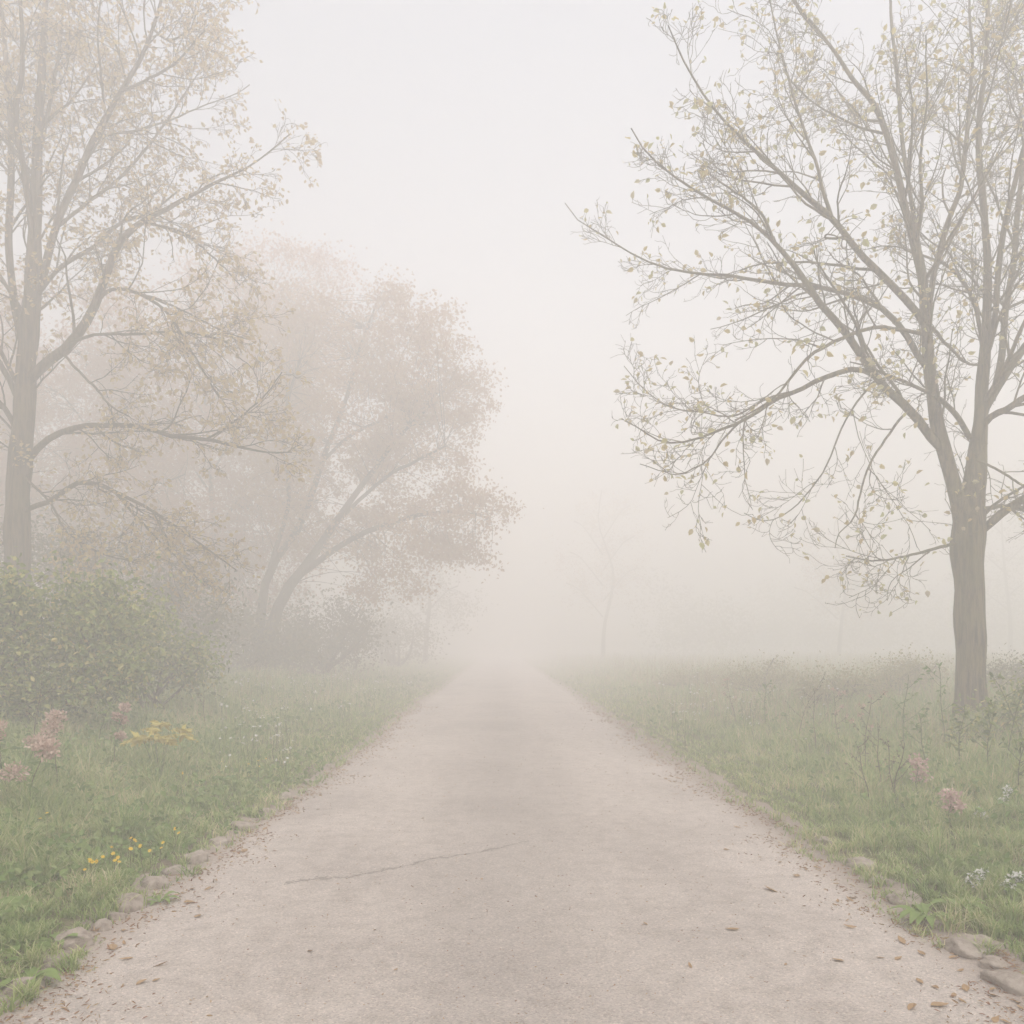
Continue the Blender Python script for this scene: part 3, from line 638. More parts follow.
for (u, Y, vt, w, sp, lobes, lab) in (
    (215, 33, 250, 6, 90, [(262, 285, 48, 45, 0, 2), (310, 275, 40, 36, 1, 2), (215, 330, 60, 70, 0, 2.5), (290, 360, 60, 60, 0.6, 2.4), (180, 420, 70, 70, 1, 2.5), (260, 460, 70, 70, 0, 2.5), (220, 540, 80, 50, 0, 2.5), (270, 560, 60, 50, 0, 2.2), (225, 610, 70, 36, 0, 2)], 'pale pinkish tree in the mist behind the pale brown leaning tree'),
    (110, 30, 300, 6, 90, [(110, 340, 60, 55, 0, 2), (60, 400, 70, 60, 0.5, 2), (150, 420, 60, 70, 0.5, 2), (100, 490, 90, 60, 0, 2.4), (40, 520, 70, 60, 0, 2), (170, 530, 60, 50, 0, 2), (90, 585, 90, 40, 0, 1.8), (190, 590, 50, 40, 0, 1.8)], 'misty pinkish tree hidden behind the yellowing tree on the left'),
    (-60, 31, 240, 9, 100, [(-50, 300, 90, 70, 0, 2), (-10, 400, 80, 80, 0.5, 2), (-90, 420, 90, 80, 0.5, 2), (-20, 500, 90, 60, 0, 2.4)], 'leftmost pinkish tree in the mist, at the edge of the picture')):
    L, loc, v0 = simple_limbs(u, Y, vt, w, sp, rb)
    leafy_tree('tree', lab, L, lobes, Y, loc, M['bark_dark'], M['leaf_pink'], rb, clusters=900, per=60, leaf=0.13, spread=0.42, group='trees in the mist on the left')
# faint trees far off on the right
for (u, Y, vt, w, sp, lobes, lab, lm) in (
    (603, 68, 490, 4, 42, [(605, 520, 34, 34, 0, 2), (585, 560, 30, 28, 0.5, 2), (628, 556, 32, 30, 0.5, 2), (604, 590, 44, 24, 0, 2)], 'faint small tree with a thin trunk, right of the far end of the path', 'leaf_rust'),
    (838, 60, 500, 4, 50, [(835, 560, 36, 40, 0, 2), (860, 590, 40, 30, 0.5, 2)], 'thin faint tree in the mist left of the forked tree', 'leaf_rust'),
    (1010, 62, 470, 4, 70, [(1010, 520, 60, 55, 0, 2.5), (1050, 580, 60, 40, 0.5, 2.5), (980, 600, 50, 30, 0.5, 2.5)], 'rightmost faint tree in the mist, at the edge of the picture', 'leaf_dull'),
    (425, 56, 520, 5, 40, [(425, 560, 40, 40, 0, 2.5), (400, 600, 40, 30, 0.5, 2.5), (452, 610, 34, 22, 0.5, 2)], 'faint tree in deep mist beyond the pale brown tree, left of the path', 'leaf_dull')):
    L, loc, v0 = simple_limbs(u, Y, vt, w, sp, rb, 6)
    leafy_tree('tree', lab, L, lobes, Y, loc, M['bark_dark'], M[lm], rb, clusters=200, per=22, leaf=0.17, spread=0.5, group='faint trees in the distance')

# ------------------------------------------------------------------ bushes
def bush(label, lobes, Y, u, mat, rr, clusters, per, leaf, spread, group='bushes beside the path', stemmat='bark_brown', name='bush', nst=9):
    x = (u - U0) * Y / FPX; z = float(gz(x, Y)); v0 = V0 + (EYE - z) * FPX / Y
    L = []
    for k in range(nst):
        _grown.clear()
        lu, lv, ru, rv, dep, rd = lobes[k % len(lobes)]
        a = lu + rr.normal() * ru * 0.4; b = lv + rr.normal() * rv * 0.4
        L.append(trace([(u + rr.normal() * 6, v0 + 3, 3.2), (u * 0.6 + a * 0.4 + rr.normal() * 4, v0 * 0.6 + b * 0.4, 2.6), (a, b, 1.2)], Y, dep + rr.uniform(-rd, rd) * 0.7, 14))
    root = empty(name, (x, Y, z), label, 'bush', group); off = np.array([x, Y, z])
    sm = MB()
    for l in L: tubes(sm, l[0], l[1], 5)
    sk = np.concatenate([l[0][3:] for l in L])
    vol = np.array([l[2] * l[3] for l in lobes], float); vol /= vol.sum(); C = []
    for (lu, lv, ru, rv, dep, rd), p in zip(lobes, vol):
        k = max(3, int(clusters * p)); q = unit(rr.normal(size=(k, 3))) * (rr.uniform(0.1, 1, (k, 1)) ** (1 / 2.4)); c = at(lu, lv, Y); s = Y / FPX
        C.append(np.stack([c[0] + q[:, 0] * ru * s, c[1] + dep + q[:, 1] * rd, c[2] + q[:, 2] * rv * s], 1))
    C = np.concatenate(C); C = C[C[:, 2] > gz(C[:, 0], C[:, 1]) + 0.1]
    j = ((C[:, None] - sk[None]) ** 2).sum(2).argmin(1); S = sk[j]; n = 5; tt = np.linspace(0, 1, n)[None, :, None]
    mid = (S + C) / 2 + np.array([0, 0, 0.1]) + rr.normal(size=C.shape) * 0.06
    TW = (1 - tt) ** 2 * S[:, None] + 2 * tt * (1 - tt) * mid[:, None] + tt ** 2 * C[:, None]
    tubes(sm, TW, np.full(TW.shape[:2], 0.005) * np.linspace(1, .5, n)[None], 3)
    sm.build('stem', M[stemmat], root, True, off)
    lb = MB(); K = len(C)
    # leaves strung along each twig and around its end
    tpar = rr.uniform(0.35, 1.15, (K, per)); i = np.clip((tpar * (n - 1)).astype(int), 0, n - 1)
    P = TW[np.arange(K)[:, None], i] + rr.normal(size=(K, per, 3)) * spread * rr.uniform(0.5, 2.8, (K, 1, 1))
    P = P.reshape(-1, 3); P = P[P[:, 2] > gz(P[:, 0], P[:, 1]) + 0.01]
    leaves(lb, P, leaf, rr, 0.62, 0.25, 0.25)
    lb.build('foliage', mat, root, False, off)
    return root
rbu = np.random.default_rng(31)
bush('large dense green bush at the foot of the yellowing tree on the left', [(30, 625, 70, 62, 0, 1.0), (85, 640, 60, 50, 0.3, 0.9), (-30, 630, 70, 65, 0.3, 1.0), (60, 690, 80, 34, -0.3, 0.9), (125, 675, 36, 32, -0.2, 0.7), (110, 606, 42, 34, 0.5, 0.7)], 11.5, 45, M['leaf_green'], rbu, 520, 30, 0.085, 0.09)
bush('lower green bush to the right of the large dense bush, thinning into the grass', [(150, 640, 38, 40, 0, 0.9), (185, 665, 40, 26, 0.2, 0.9), (120, 650, 40, 40, 0.3, 0.9)], 14.5, 150, M['leaf_green'], rbu, 260, 26, 0.085, 0.1)
bush('dull bush around the trunk of the pale brown leaning tree', [(225, 635, 50, 34, 1.6, 1.2), (175, 640, 45, 40, 1.6, 1.2), (275, 650, 40, 26, 1.8, 1)], 27, 220, M['leaf_dull'], rbu, 320, 26, 0.13, 0.2)
bush('dull rounded bush right of the pale brown tree trunk', [(325, 630, 48, 36, 0.3, 1.4), (290, 640, 44, 30, 0.3, 1.4), (350, 645, 34, 22, 0.3, 1.2)], 31, 320, M['leaf_dull'], rbu, 300, 26, 0.13, 0.2)
bush('misty bush left of the far end of the path', [(405, 640, 40, 20, 0, 1.5), (375, 636, 26, 24, 0, 1.2)], 46, 395, M['leaf_dull'], rbu, 160, 20, 0.15, 0.22)
bush('weedy grey green shrub round the foot of the forked trunk', [(945, 750, 45, 28, -0.6, 0.6), (1000, 738, 40, 40, -0.5, 0.6), (1040, 725, 40, 55, 0.0, 0.7), (905, 760, 30, 18, -0.5, 0.5)], 11.2, 975, M['leaf_green'], rbu, 330, 22, 0.065, 0.07)
bush('tall dull thicket in the mist behind the large dense green bush', [(40, 560, 80, 50, 0, 1.4), (120, 580, 70, 50, 0.4, 1.4), (190, 600, 50, 46, 0.3, 1.2), (-60, 560, 80, 60, 0.3, 1.4), (90, 630, 120, 36, 0, 1.4)], 20.5, 100, M['leaf_dull'], rbu, 520, 26, 0.11, 0.16)


mb = MB()
for (xa, xb, yy, n) in ((12, 80, 72, 46), (18, 80, 84, 40), (-75, -14, 60, 46)):
    for k in range(n):
        x = rbu.uniform(xa, xb); y = yy + rbu.normal() * 3; g = float(gz(x, y)); hh = rbu.uniform(3.0, 9.0); kk = 520
        q = unit(rbu.normal(size=(kk, 3))) * (rbu.uniform(0.1, 1, (kk, 1)) ** 0.4) * np.array([2.6, 2.2, hh * 0.5])
        leaves(mb, np.array([x, y, g + hh * 0.52]) + q, 0.26, rbu, 0.75, 0.3, 0.2)
tag(mb.build('distant_wood', M['leaf_dull']), kind='stuff')

for (u, Y, hp, wd, lab, mm) in ((700, 25, 18, 46, 'low pale weed thicket far along the right verge', 'weedy_tan'), (770, 21, 30, 46, 'tan weed thicket at mid distance on the right verge', 'weedy_tan'), (845, 17, 30, 50, 'dull weed thicket behind the pink topped stalks', 'weedy_tan'),
                                (905, 19, 42, 40, 'tan weed thicket left of the forked trunk', 'weedy_tan'), (1015, 18, 50, 50, 'dull weed thicket right of the forked trunk', 'leaf_dull')):
    x = (u - U0) * Y / FPX; v0 = V0 + (EYE - float(gz(x, Y))) * FPX / Y
    bush(lab, [(u, v0 - hp * 0.5, wd, hp * 0.55, 0, 1.0), (u + wd * 0.5, v0 - hp * 0.35, wd * 0.6, hp * 0.4, 0.4, 0.8), (u - wd * 0.6, v0 - hp * 0.3, wd * 0.6, hp * 0.35, -0.3, 0.8)], Y, u, M[mm], rbu, 190, 20, 0.06, 0.075, 'weed thickets on the right verge', 'stem_brown', nst=16)

# ------------------------------------------------------------------ weeds and flowers
def gp(x, y): return np.array([x, y, float(gz(x, y))])
def stalk_weed(u, v, height, label, mat_stem, mat_leaf, rr, branches=5, leaf_n=14, leaf=0.05, head=None, name='weed', cat='weed', group='tall weeds beside the path', lean=0.12, stems=1, stem_r=0.004, loc=None):
    p = ground_at(u, v) if loc is None else loc
    root = empty(name, p, label, cat, group)
    sm = MB(); lv = MB(); HD = []
    for s in range(stems):
        b = np.array([0, 0, -0.03]) + np.array([rr.normal() * 0.003, rr.normal() * 0.003, 0]) * (stems > 1)
        d = rr.normal(size=2) * (lean if stems == 1 else max(lean, 0.3)); h = height * (rr.uniform(0.65, 1.0) if s else 1.0)
        tt = np.linspace(0, 1, 9)
        P = b + np.stack([d[0] * tt ** 1.6 * h + 0.012 * np.sin(tt * 9 + s), d[1] * tt ** 1.6 * h, h * tt], 1)
        tubes(sm, P, stem_r * np.linspace(1.2, 0.5, 9), 5)
        ends = [P[-1]]
        for k in range(branches):
            t = 0.35 + 0.6 * (k + rr.uniform(0, 0.8)) / branches; i = min(int(t * 8), 7); S = P[i] + (P[i + 1] - P[i]) * (t * 8 - i)
            a = rr.uniform(0, 6.28); L = h * rr.uniform(0.12, 0.28) * (1.2 - 0.6 * t)
            q = np.linspace(0, 1, 5)[:, None]
            B = S + np.array([math.cos(a), math.sin(a), 0.9]) * L * q * np.array([1, 1, 0.6]) + np.array([0, 0, 1]) * L * 0.4 * q ** 2
            tubes(sm, B, stem_r * 0.6 * np.linspace(1, 0.6, 5), 4); ends.append(B[-1])
            if leaf_n: leaves(lv, np.repeat(B[2:], 2, 0), leaf, rr, 0.5, 0.25, 0.15, np.tile(np.array([math.cos(a), math.sin(a), 0.4]), (6, 1)))
        if leaf_n:
            i = rr.uniform(1.5, 8, leaf_n); j = np.clip(i.astype(int), 0, 7); a = rr.uniform(0, 6.28, leaf_n)
            leaves(lv, P[j] + (P[j + 1] - P[j]) * (i - j)[:, None], leaf * 1.2, rr, 0.45, 0.25, 0.1, np.stack([np.cos(a), np.sin(a), 0.3 + 0 * a], 1))
        if head:
            hm, hs, hn, hl = head
            for e in ends:
                q = unit(rr.normal(size=(hn, 3))) * rr.uniform(0.2, 1, (hn, 1)) * np.array([1, 1, 0.75]) * hs
                h1 = MB(); leaves(h1, e + q, hl, rr, 0.7, 0.2, -0.1, q / hs)
                HD.append((h1, hm))
    so_ = sm.build('stem', M[mat_stem], root)
    for h1, hm in HD: h1.build('flower_head', M[hm], so_)
    if lv.n: lv.build('foliage', M[mat_leaf], root)
    return root
rw = np.random.default_rng(77)
for (u, v, hpx, kind, lab) in (
    (797, 742, 70, 'dry', 'dry branching weed with a forked top, leftmost of the tall stalks on the right verge'),
    (815, 752, 66, 'dry', 'thin bare brown stalk beside the forked dry weed on the right verge'),
    (864, 775, 82, 'pink', 'slender stalk topped with dull pink seed heads on the right verge'),
    (838, 748, 60, 'pink', 'short stalk with dull pink seed heads between bare stalks on the right verge'),
    (902, 752, 80, 'green', 'leafy green stalk with a leaning top left of the forked trunk'),
    (944, 748, 88, 'green', 'tall straight leafy sapling just left of the forked trunk'),
    (1006, 762, 122, 'bushy', 'tall leafy branching weed right of the forked trunk'),
    (1024, 752, 80, 'bushy', 'leafy branching weed at the right edge of the picture'),
    (880, 790, 70, 'dry', 'dark bare stalk rising from the grass in front of the forked trunk'),
    (893, 802, 66, 'dry', 'pair of dark bare stalks low in the grass beside the pink flower'),
    (868, 800, 62, 'dry', 'bent dark stalk at the grass below the pink seed heads'),
    (958, 775, 74, 'bushy', 'short leafy weed directly in front of the forked trunk'),
    (986, 782, 84, 'bushy', 'leafy weed in front of the forked trunk, on its right'),
    (925, 772, 62, 'green', 'low leafy weed in front of the forked trunk, on its left'),
    (1016, 800, 76, 'bushy', 'leafy weed nearest the right edge, above the white sprays'),
    (33, 770, 90, 'dry', 'pale thin stalk in front of the large dense green bush'),
    (96, 752, 66, 'green', 'leafy stalk in front of the large dense green bush, right of the pale stalk'),
    (205, 735, 52, 'dry', 'thin bare stalk in the left verge right of the yellow fronds'),
    (735, 722, 44, 'pink', 'small faint stalk with pinkish seed heads far along the right verge'),
    (765, 728, 46, 'green', 'small faint leafy stalk far along the right verge')):
    p = ground_at(u, v); h = hpx * p[1] / FPX
    if kind == 'dry': stalk_weed(u, v, h, lab, 'stem_brown', 'leaf_dull', rw, 5, 4, 0.03, None, stem_r=0.0045, stems=2 if 'pair' in lab else 1)
    elif kind == 'pink': stalk_weed(u, v, h, lab, 'stem_brown', 'leaf_dull', rw, 5, 6, 0.035, ('pink_dry', 0.035, 26, 0.022))
    elif kind == 'green': stalk_weed(u, v, h, lab, 'stem_green', 'weed_green', rw, 4, 16, 0.06, None, stem_r=0.005)
    else: stalk_weed(u, v, h, lab, 'stem_green', 'leaf_green', rw, 9, 26, 0.06, None, stem_r=0.006, lean=0.2)
for (u, v, hpx, hs, n, lab) in (
    (917, 802, 44, 0.085, 1, 'soft pink flower on a short stem, in the grass before the forked trunk'),
    (950, 832, 40, 0.07, 1, 'small faded pink flower nearest the right verge, below the soft pink one')):
    p = ground_at(u, v); h = hpx * p[1] / FPX
    stalk_weed(u, v, h, lab, 'stem_green', 'weed_green', rw, n, 5, 0.05, ('pink_bloom', hs, 160, 0.03), name='flower', cat='flower', group='pink flowers in the right verge', lean=0.08)
for (u, v, hpx, hs, nb, lab) in (
    (6, 800, 78, 0.10, 3, 'pale pinkish dried flower clump at the left edge, under the large green bush'),
    (56, 790, 76, 0.09, 3, 'rosy dried flower clump with a drooping head, second from the left edge'),
    (28, 815, 72, 0.10, 2, 'lowest dusty pink dried flower clump at the left, over broad leaves'),
    (112, 770, 64, 0.05, 3, 'small dull pink dried flower clump right of the rosy ones'),
    (-14, 820, 78, 0.10, 3, 'pinkish dried flower clump cut off by the left edge')):
    p = ground_at(u, v); h = hpx * p[1] / FPX
    stalk_weed(u, v, h, lab, 'stem_brown', 'weed_green', rw, nb, 16, 0.07, ('pink_dry', hs, 200, 0.034), name='flower_clump', cat='flower clump', group='dried pink flower clumps on the left', lean=0.25)
# white sprays at the right edge
for (u, v, hpx, lab) in ((1002, 812, 26, 'spray of small white flowers at the right edge of the picture'), (985, 830, 24, 'spray of small white flowers left of the right edge spray'),
                         (1012, 900, 30, 'low spray of white flowers nearest the camera at the right edge'), (975, 893, 26, 'low spray of white flowers above the broad leaved weed')):
    p = ground_at(u, v); h = hpx * p[1] / FPX
    stalk_weed(u, v, h, lab, 'stem_green', 'weed_green', rw, 15, 8, 0.03, ('white_bloom', 0.012, 11, 0.019), name='white_flower', cat='flower', group='white flower sprays on the right', lean=0.3, stem_r=0.002)
# yellow blooms near the left kerb
def daisy(rr, mb, c, r, mat_i=0, petals=7):
    n = unit(rr.normal(size=3) * 0.35 + np.array([0, -0.4, 0.9])); a = np.cross(n, [1, 0, 0]); a /= np.linalg.norm(a); b = np.cross(n, a)
    V = []; Q = []
    for k in range(petals):
        t = 2 * math.pi * k / petals; d = a * math.cos(t) + b * math.sin(t); s = -a * math.sin(t) + b * math.cos(t); i = len(V)
        V += [c, c + d * r * 0.6 + s * r * 0.3 + n * r * 0.15, c + d * r + n * r * 0.05, c + d * r * 0.6 - s * r * 0.3 + n * r * 0.15]; Q.append((i, i + 1, i + 2, i + 3))
    mb.add(V, Q, None, mat_i)
for (u, v, n, wpx, lab) in ((112, 884, 9, 24, 'brightest clump of small yellow flowers near the left kerb stones'), (92, 892, 4, 14, 'few yellow flowers left of the brightest yellow clump'),
                            (131, 868, 3, 12, 'small cluster of yellow flowers behind the brightest yellow clump'), (153, 868, 4, 14, 'yellow flowers right of the brightest clump, close to the path'),
                            (172, 852, 3, 10, 'pale yellow flowers furthest along among the yellow ones by the left kerb'), (46, 838, 2, 8, 'pair of orange yellow flowers under the dried pink clumps'),
                            (182, 790, 2, 8, 'lone orange yellow flower in the grass under the yellow fronds'), (250, 775, 5, 26, 'row of tiny yellow flowers among white ones far along the left verge')):
    p = ground_at(u, v); root = empty('yellow_flower', p, lab, 'flower', 'yellow flowers in the left verge'); sm = MB()
    for k in range(n):
        s = p[1] / FPX; b = np.array([rw.normal() * wpx * 0.35 * s, rw.normal() * 0.08, 0]); b[2] = float(gz(p[0] + b[0], p[1] + b[1])) - p[2] - 0.02
        tip = b + np.array([rw.normal() * 0.02, rw.normal() * 0.02, rw.uniform(0.13, 0.21)])
        tubes(sm, np.stack([b, b * 0.5 + tip * 0.5 + rw.normal(size=3) * 0.008, tip]), np.array([0.0022, 0.0018, 0.0015]), 4)
        fm = MB(); daisy(rw, fm, tip, rw.uniform(0.011, 0.017)); daisy(rw, fm, tip + np.array([0, 0, 0.002]), 0.009); fm.build('bloom', M['yellow_bloom'], root)
    sm.build('stem', M['stem_green'], root)
# yellow fern like plant
p = ground_at(160, 778); root = empty('fern', p, 'yellow plant with flat drooping fronds in the left verge', 'fern'); sm = MB()
for k in range(9):
    a = rw.uniform(-0.6, 0.6) + (0 if k % 3 else math.pi * 0.9); h = 0.50 * rw.uniform(0.8, 1.1); L = rw.uniform(0.22, 0.38)
    q = np.linspace(0, 1, 10)[:, None]; S = np.array([0, 0, -0.03]); T = np.array([0.10 * rw.normal(), 0.10 * rw.normal(), h])
    st = S + (T - S) * q; tubes(sm, st, np.full(10, 0.0022), 4)
    fr = T + np.array([math.cos(a) * L, math.sin(a) * L * 0.8, 0.0]) * q + np.array([0, 0, 1]) * (0.10 * q - 0.17 * q * q)
    fm = MB(); tubes(fm, fr, np.linspace(0.003, 0.001, 10), 4)
    side = np.array([-math.sin(a), math.cos(a), 0])
    for sg in (-1, 1):
        leaves(fm, np.repeat(fr[1:], 2, 0), 0.11 * np.repeat(np.sin(np.linspace(0.5, 2.9, 9)), 2), rw, 0.42, 0.15, 0.3, np.tile(sg * side * 1.5 + np.array([math.cos(a), math.sin(a), 0]), (18, 1)))
    fm.build('frond', M['yellow_leaf'], root)
sm.build('stem', M['stem_green'], root)
# broad leaved weeds: rosettes of long strap leaves
def rosette(u, v, n, L, wd, mat, label, rr, rise=0.5, group='broad leaved weeds by the kerb'):
    p = ground_at(u, v); root = empty('broad_leaved_weed', p, label, 'weed', group)
    for k in range(n):
        a = 2 * math.pi * k / n + rr.normal() * 0.25; l = L * rr.uniform(0.65, 1.1); up_ = rise * rr.uniform(0.6, 1.3)
        t = np.linspace(0, 1, 7); c = np.stack([np.cos(a) * t * l, np.sin(a) * t * l, l * (up_ * t - (up_ + 0.05) * 0.85 * t ** 2.2)], 1); c[:, 2] += 0.015
        s = np.array([-math.sin(a), math.cos(a), 0]); wv = wd * l * np.array([0.12, 0.30, 0.75, 1.0, 0.95, 0.6, 0.03]) * 0.5
        wob = 0.05 * l * np.sin(t * 12 + k)
        V = np.concatenate([c + s * wv[:, None] + np.array([0, 0, 1]) * (0.35 * wv + 0.2 * wob)[:, None], c, c - s * wv[:, None] + np.array([0, 0, 1]) * (0.35 * wv - 0.2 * wob)[:, None]])
        i = np.arange(6); Q = np.concatenate([np.stack([i, i + 1, i + 8, i + 7], 1), np.stack([i + 7, i + 8, i + 15, i + 14], 1)])
        lm = MB(); lm.add(V, Q); lm.build('leaf', mat, root, True)
    return root
rosette(926, 922, 13, 0.20, 0.26, M['weed_green'], 'bright green weed with long broad leaves spilling over the right kerb', rw, 0.75)
rosette(958, 912, 9, 0.17, 0.25, M['weed_green'], 'smaller broad leaved weed behind the one spilling over the right kerb', rw, 0.85)
rosette(30, 985, 11, 0.15, 0.36, M['weed_green'], 'broad leaved weed at the lower left corner by the kerb', rw, 0.7)
rosette(58, 945, 9, 0.12, 0.34, M['weed_green'], 'small broad leaved weed just behind the lower left kerb stone', rw, 0.7)
rosette(14, 915, 11, 0.17, 0.4, M['weed_green'], 'broad leaved weed at the left edge, above the corner weed', rw, 0.9)
rosette(160, 905, 8, 0.12, 0.3, M['weed_green'], 'leafy weed hanging over the left kerb right of the yellow flowers', rw, 0.8)
rosette(25, 860, 12, 0.2, 0.55, M['weed_green'], 'round leaved weed under the lowest dried pink clump', rw, 1.1)
rosette(75, 855, 10, 0.16, 0.5, M['weed_green'], 'round leaved weed left of the small yellow flowers', rw, 1.1)
rosette(0, 830, 12, 0.22, 0.6, M['leaf_green'], 'dark round leaved weed at the left edge beneath the pink clumps', rw, 1.2)
# small white wild flowers
def wild(rr, nfl=3):
    mb = MB()
    for k in range(nfl):
        b = np.array([rr.normal() * 0.05, rr.normal() * 0.05, -0.03]); tip = b + np.array([rr.normal() * 0.04, rr.normal() * 0.04, rr.uniform(0.26, 0.44)])
        tubes(mb, np.stack([b, (b + tip) / 2 + rr.normal(size=3) * 0.012, tip]), np.array([0.002, 0.0017, 0.0014]), 3, 1)
        daisy(rr, mb, tip, rr.uniform(0.014, 0.022), 0, 6)
    return mb
protos = []
for k in range(4):
    me = wild(rw, 2 + k % 3).mesh('wildflower', [M['white_bloom'], M['stem_green']]); protos.append(me)
def wildflowers(n, uv, lab, group):
    c = 0
    while c < n:
        u, v = uv(); p = ground_at(u, v)
        if PL - 0.25 < p[0] < PR + 0.25: continue
        o = bpy.data.objects.new('wildflower', protos[c % 4]); COL.objects.link(o); o.location = tuple(p); o.rotation_euler = (0, 0, rw.uniform(0, 6.28))
        s = rw.uniform(0.8, 1.3) * (1 + max(0, p[1] - 10) / 30); o.scale = (s, s, s); tag(o, lab, 'flower', group); c += 1
wildflowers(80, lambda: (rw.uniform(190, 420), 690 + abs(rw.normal()) * 16), 'tiny white wildflower far along the left verge under the misty trees', 'white wildflowers far along the left verge')
wildflowers(40, lambda: (rw.normal() * 40 + 275, rw.normal() * 20 + 755), 'small white wildflower in the mid left verge close to the path', 'white wildflowers in the mid left verge')
wildflowers(56, lambda: (rw.uniform(660, 830), 700 + abs(rw.normal()) * 26), 'tiny white wildflower in the right verge left of the stalks', 'white wildflowers in the right verge')

# ------------------------------------------------------------------ kerb stones
import bmesh
def stone(loc, sx, sy, sz, rot, label, seed):
    bm = bmesh.new(); bmesh.ops.create_icosphere(bm, subdivisions=4, radius=1)
    r = np.random.default_rng(seed); ds = r.normal(size=(7, 3)); ds /= np.linalg.norm(ds, axis=1)[:, None]; cuts = r.uniform(0.55, 0.85, 7)
    for vv in bm.verts:
        c = np.array(vv.co)
        for d, k in zip(ds, cuts):
            e = c @ d
            if e > k: c = c - d * (e - k) * 0.85
        f = 1 + 0.035 * math.sin(c[0] * 11 + c[1] * 9 + seed) + 0.03 * math.sin(c[2] * 19 + c[1] * 15) + 0.05 * math.sin(c[0] * 5 + seed) + 0.04 * math.sin(c[1] * 7 + c[2] * 6 + seed * 2) + 0.02 * math.sin(c[0] * 17 + c[2] * 13)
        c = np.sign(c) * np.abs(c) ** 0.85 * f
        vv.co = (c[0] * sx, c[1] * sy, c[2] * sz)
    me = bpy.data.meshes.new('kerb_stone'); bm.to_mesh(me); bm.free(); me.materials.append(M['stone'])
    for pl in me.polygons: pl.use_smooth = True
    o = bpy.data.objects.new('kerb_stone', me); COL.objects.link(o); o.location = loc; o.rotation_euler = (r.normal() * 0.12, r.normal() * 0.12, rot)
    return tag(o, label, 'stone', 'kerb stones along the path')
for k, (u, v, a, b, lab) in enumerate((
    (26, 990, 40, 22, 'flat stone half buried at the lower left corner of the path'), (78, 944, 44, 24, 'largest pale stone on the left edge, under the small weed'),
    (104, 930, 22, 18, 'small dark stone right beside the largest left stone'), (132, 908, 40, 24, 'pale rounded stone on the left edge, third from the corner'),
    (157, 886, 30, 20, 'rounded stone on the left edge below the yellow flowers'), (194, 861, 30, 18, 'light stone standing free of grass on the left edge'),
    (243, 829, 26, 15, 'stone on the left edge just past the light one'), (286, 799, 20, 10, 'small stone on the left edge further along'), (330, 768, 15, 8, 'farthest tiny stone seen on the left edge'),
    (55, 966, 22, 14, 'small stone wedged between the corner stone and the largest left stone'), (116, 919, 20, 14, 'little stone touching the third stone on the left edge'), (174, 874, 22, 14, 'little stone between the rounded and the light stone on the left edge'),
    (219, 844, 20, 12, 'narrow stone right after the light stone on the left edge'), (264, 814, 18, 10, 'low stone before the small one further along the left edge'), (308, 784, 14, 8, 'tiny stone before the farthest one on the left edge'),
    (992, 966, 30, 16, 'small stone between the two long stones at the lower right corner'), (934, 927, 26, 14, 'small stone half under the bright broad leaved weed'), (880, 884, 24, 12, 'small stone between the pale and the low stone on the right edge'),
    (1012, 984, 60, 24, 'long flat stone at the lower right corner of the path'), (965, 950, 56, 24, 'long sloping stone on the right edge under the broad leaved weed'),
    (903, 902, 32, 20, 'pale stone on the right edge above the broad leaved weed'), (858, 866, 30, 15, 'low stone on the right edge among dry soil'), (820, 842, 24, 10, 'farthest low stone on the right edge'))):
    p = ground_at(u, v); s = p[1] / FPX; left = u < 500
    x = min(p[0], float(edge_l(p[1])) + 0.02) if left else max(p[0], float(edge_r(p[1])) - 0.02)
    stone((x - 0.01 if left else x + 0.01, p[1], float(gz(x, p[1])) - 0.004), a * s * 0.52, a * s * 0.4, b * s * 0.62, rw.uniform(-0.4, 0.4) + (1.1 if left else -1.0), lab, 100 + k)

# ------------------------------------------------------------------ fallen leaves
def curled_leaf(rr, L):
    t = np.linspace(0, 1, 6); cv = rr.uniform(0.1, 0.5)
    c = np.stack([(t - 0.5) * L, 0.04 * L * np.sin(t * 5), 0.006 + L * cv * (t - 0.5) ** 2], 1)
    wv = L * rr.uniform(0.13, 0.30) * np.array([0.08, 0.8, 1.0, 0.85, 0.5, 0.03]); f = rr.uniform(0.1, 0.8)
    V = np.concatenate([c + np.stack([0 * t, wv, f * wv], 1), c, c + np.stack([0 * t, -wv, f * 0.6 * wv], 1)])
    i = np.arange(5); Q = np.concatenate([np.stack([i, i + 1, i + 7, i + 6], 1), np.stack([i + 6, i + 7, i + 13, i + 12], 1)])
    mb = MB(); mb.add(V, Q)
    return mb
lm = [curled_leaf(rw, 1.0).mesh('fallen_leaf', M['fallen']) for _ in range(8)]
def path_z(x, y):
    el_, er_ = float(edge_l(y)), float(edge_r(y))
    z = 0.028 * (1 - ((x - 0.1) / 2.1) ** 2) + 0.012 * float(noise2(x, y, 2.6, 3)) - 0.006
    g = float(gz(x, y))
    return max(z, g + 0.004) if el_ < x < er_ else g
cnt = 0
def drop(x, y, L, lab, group):
    global cnt
    o = bpy.data.objects.new('fallen_leaf', lm[cnt % 8]); COL.objects.link(o); cnt += 1
    o.location = (x, y, path_z(x, y) + 0.004); o.rotation_euler = (rw.normal() * 0.15, rw.normal() * 0.15, rw.uniform(0, 6.28)); o.scale = (L * 0.85, L * 0.85, L * 0.85)
    return tag(o, lab, 'leaf', group)
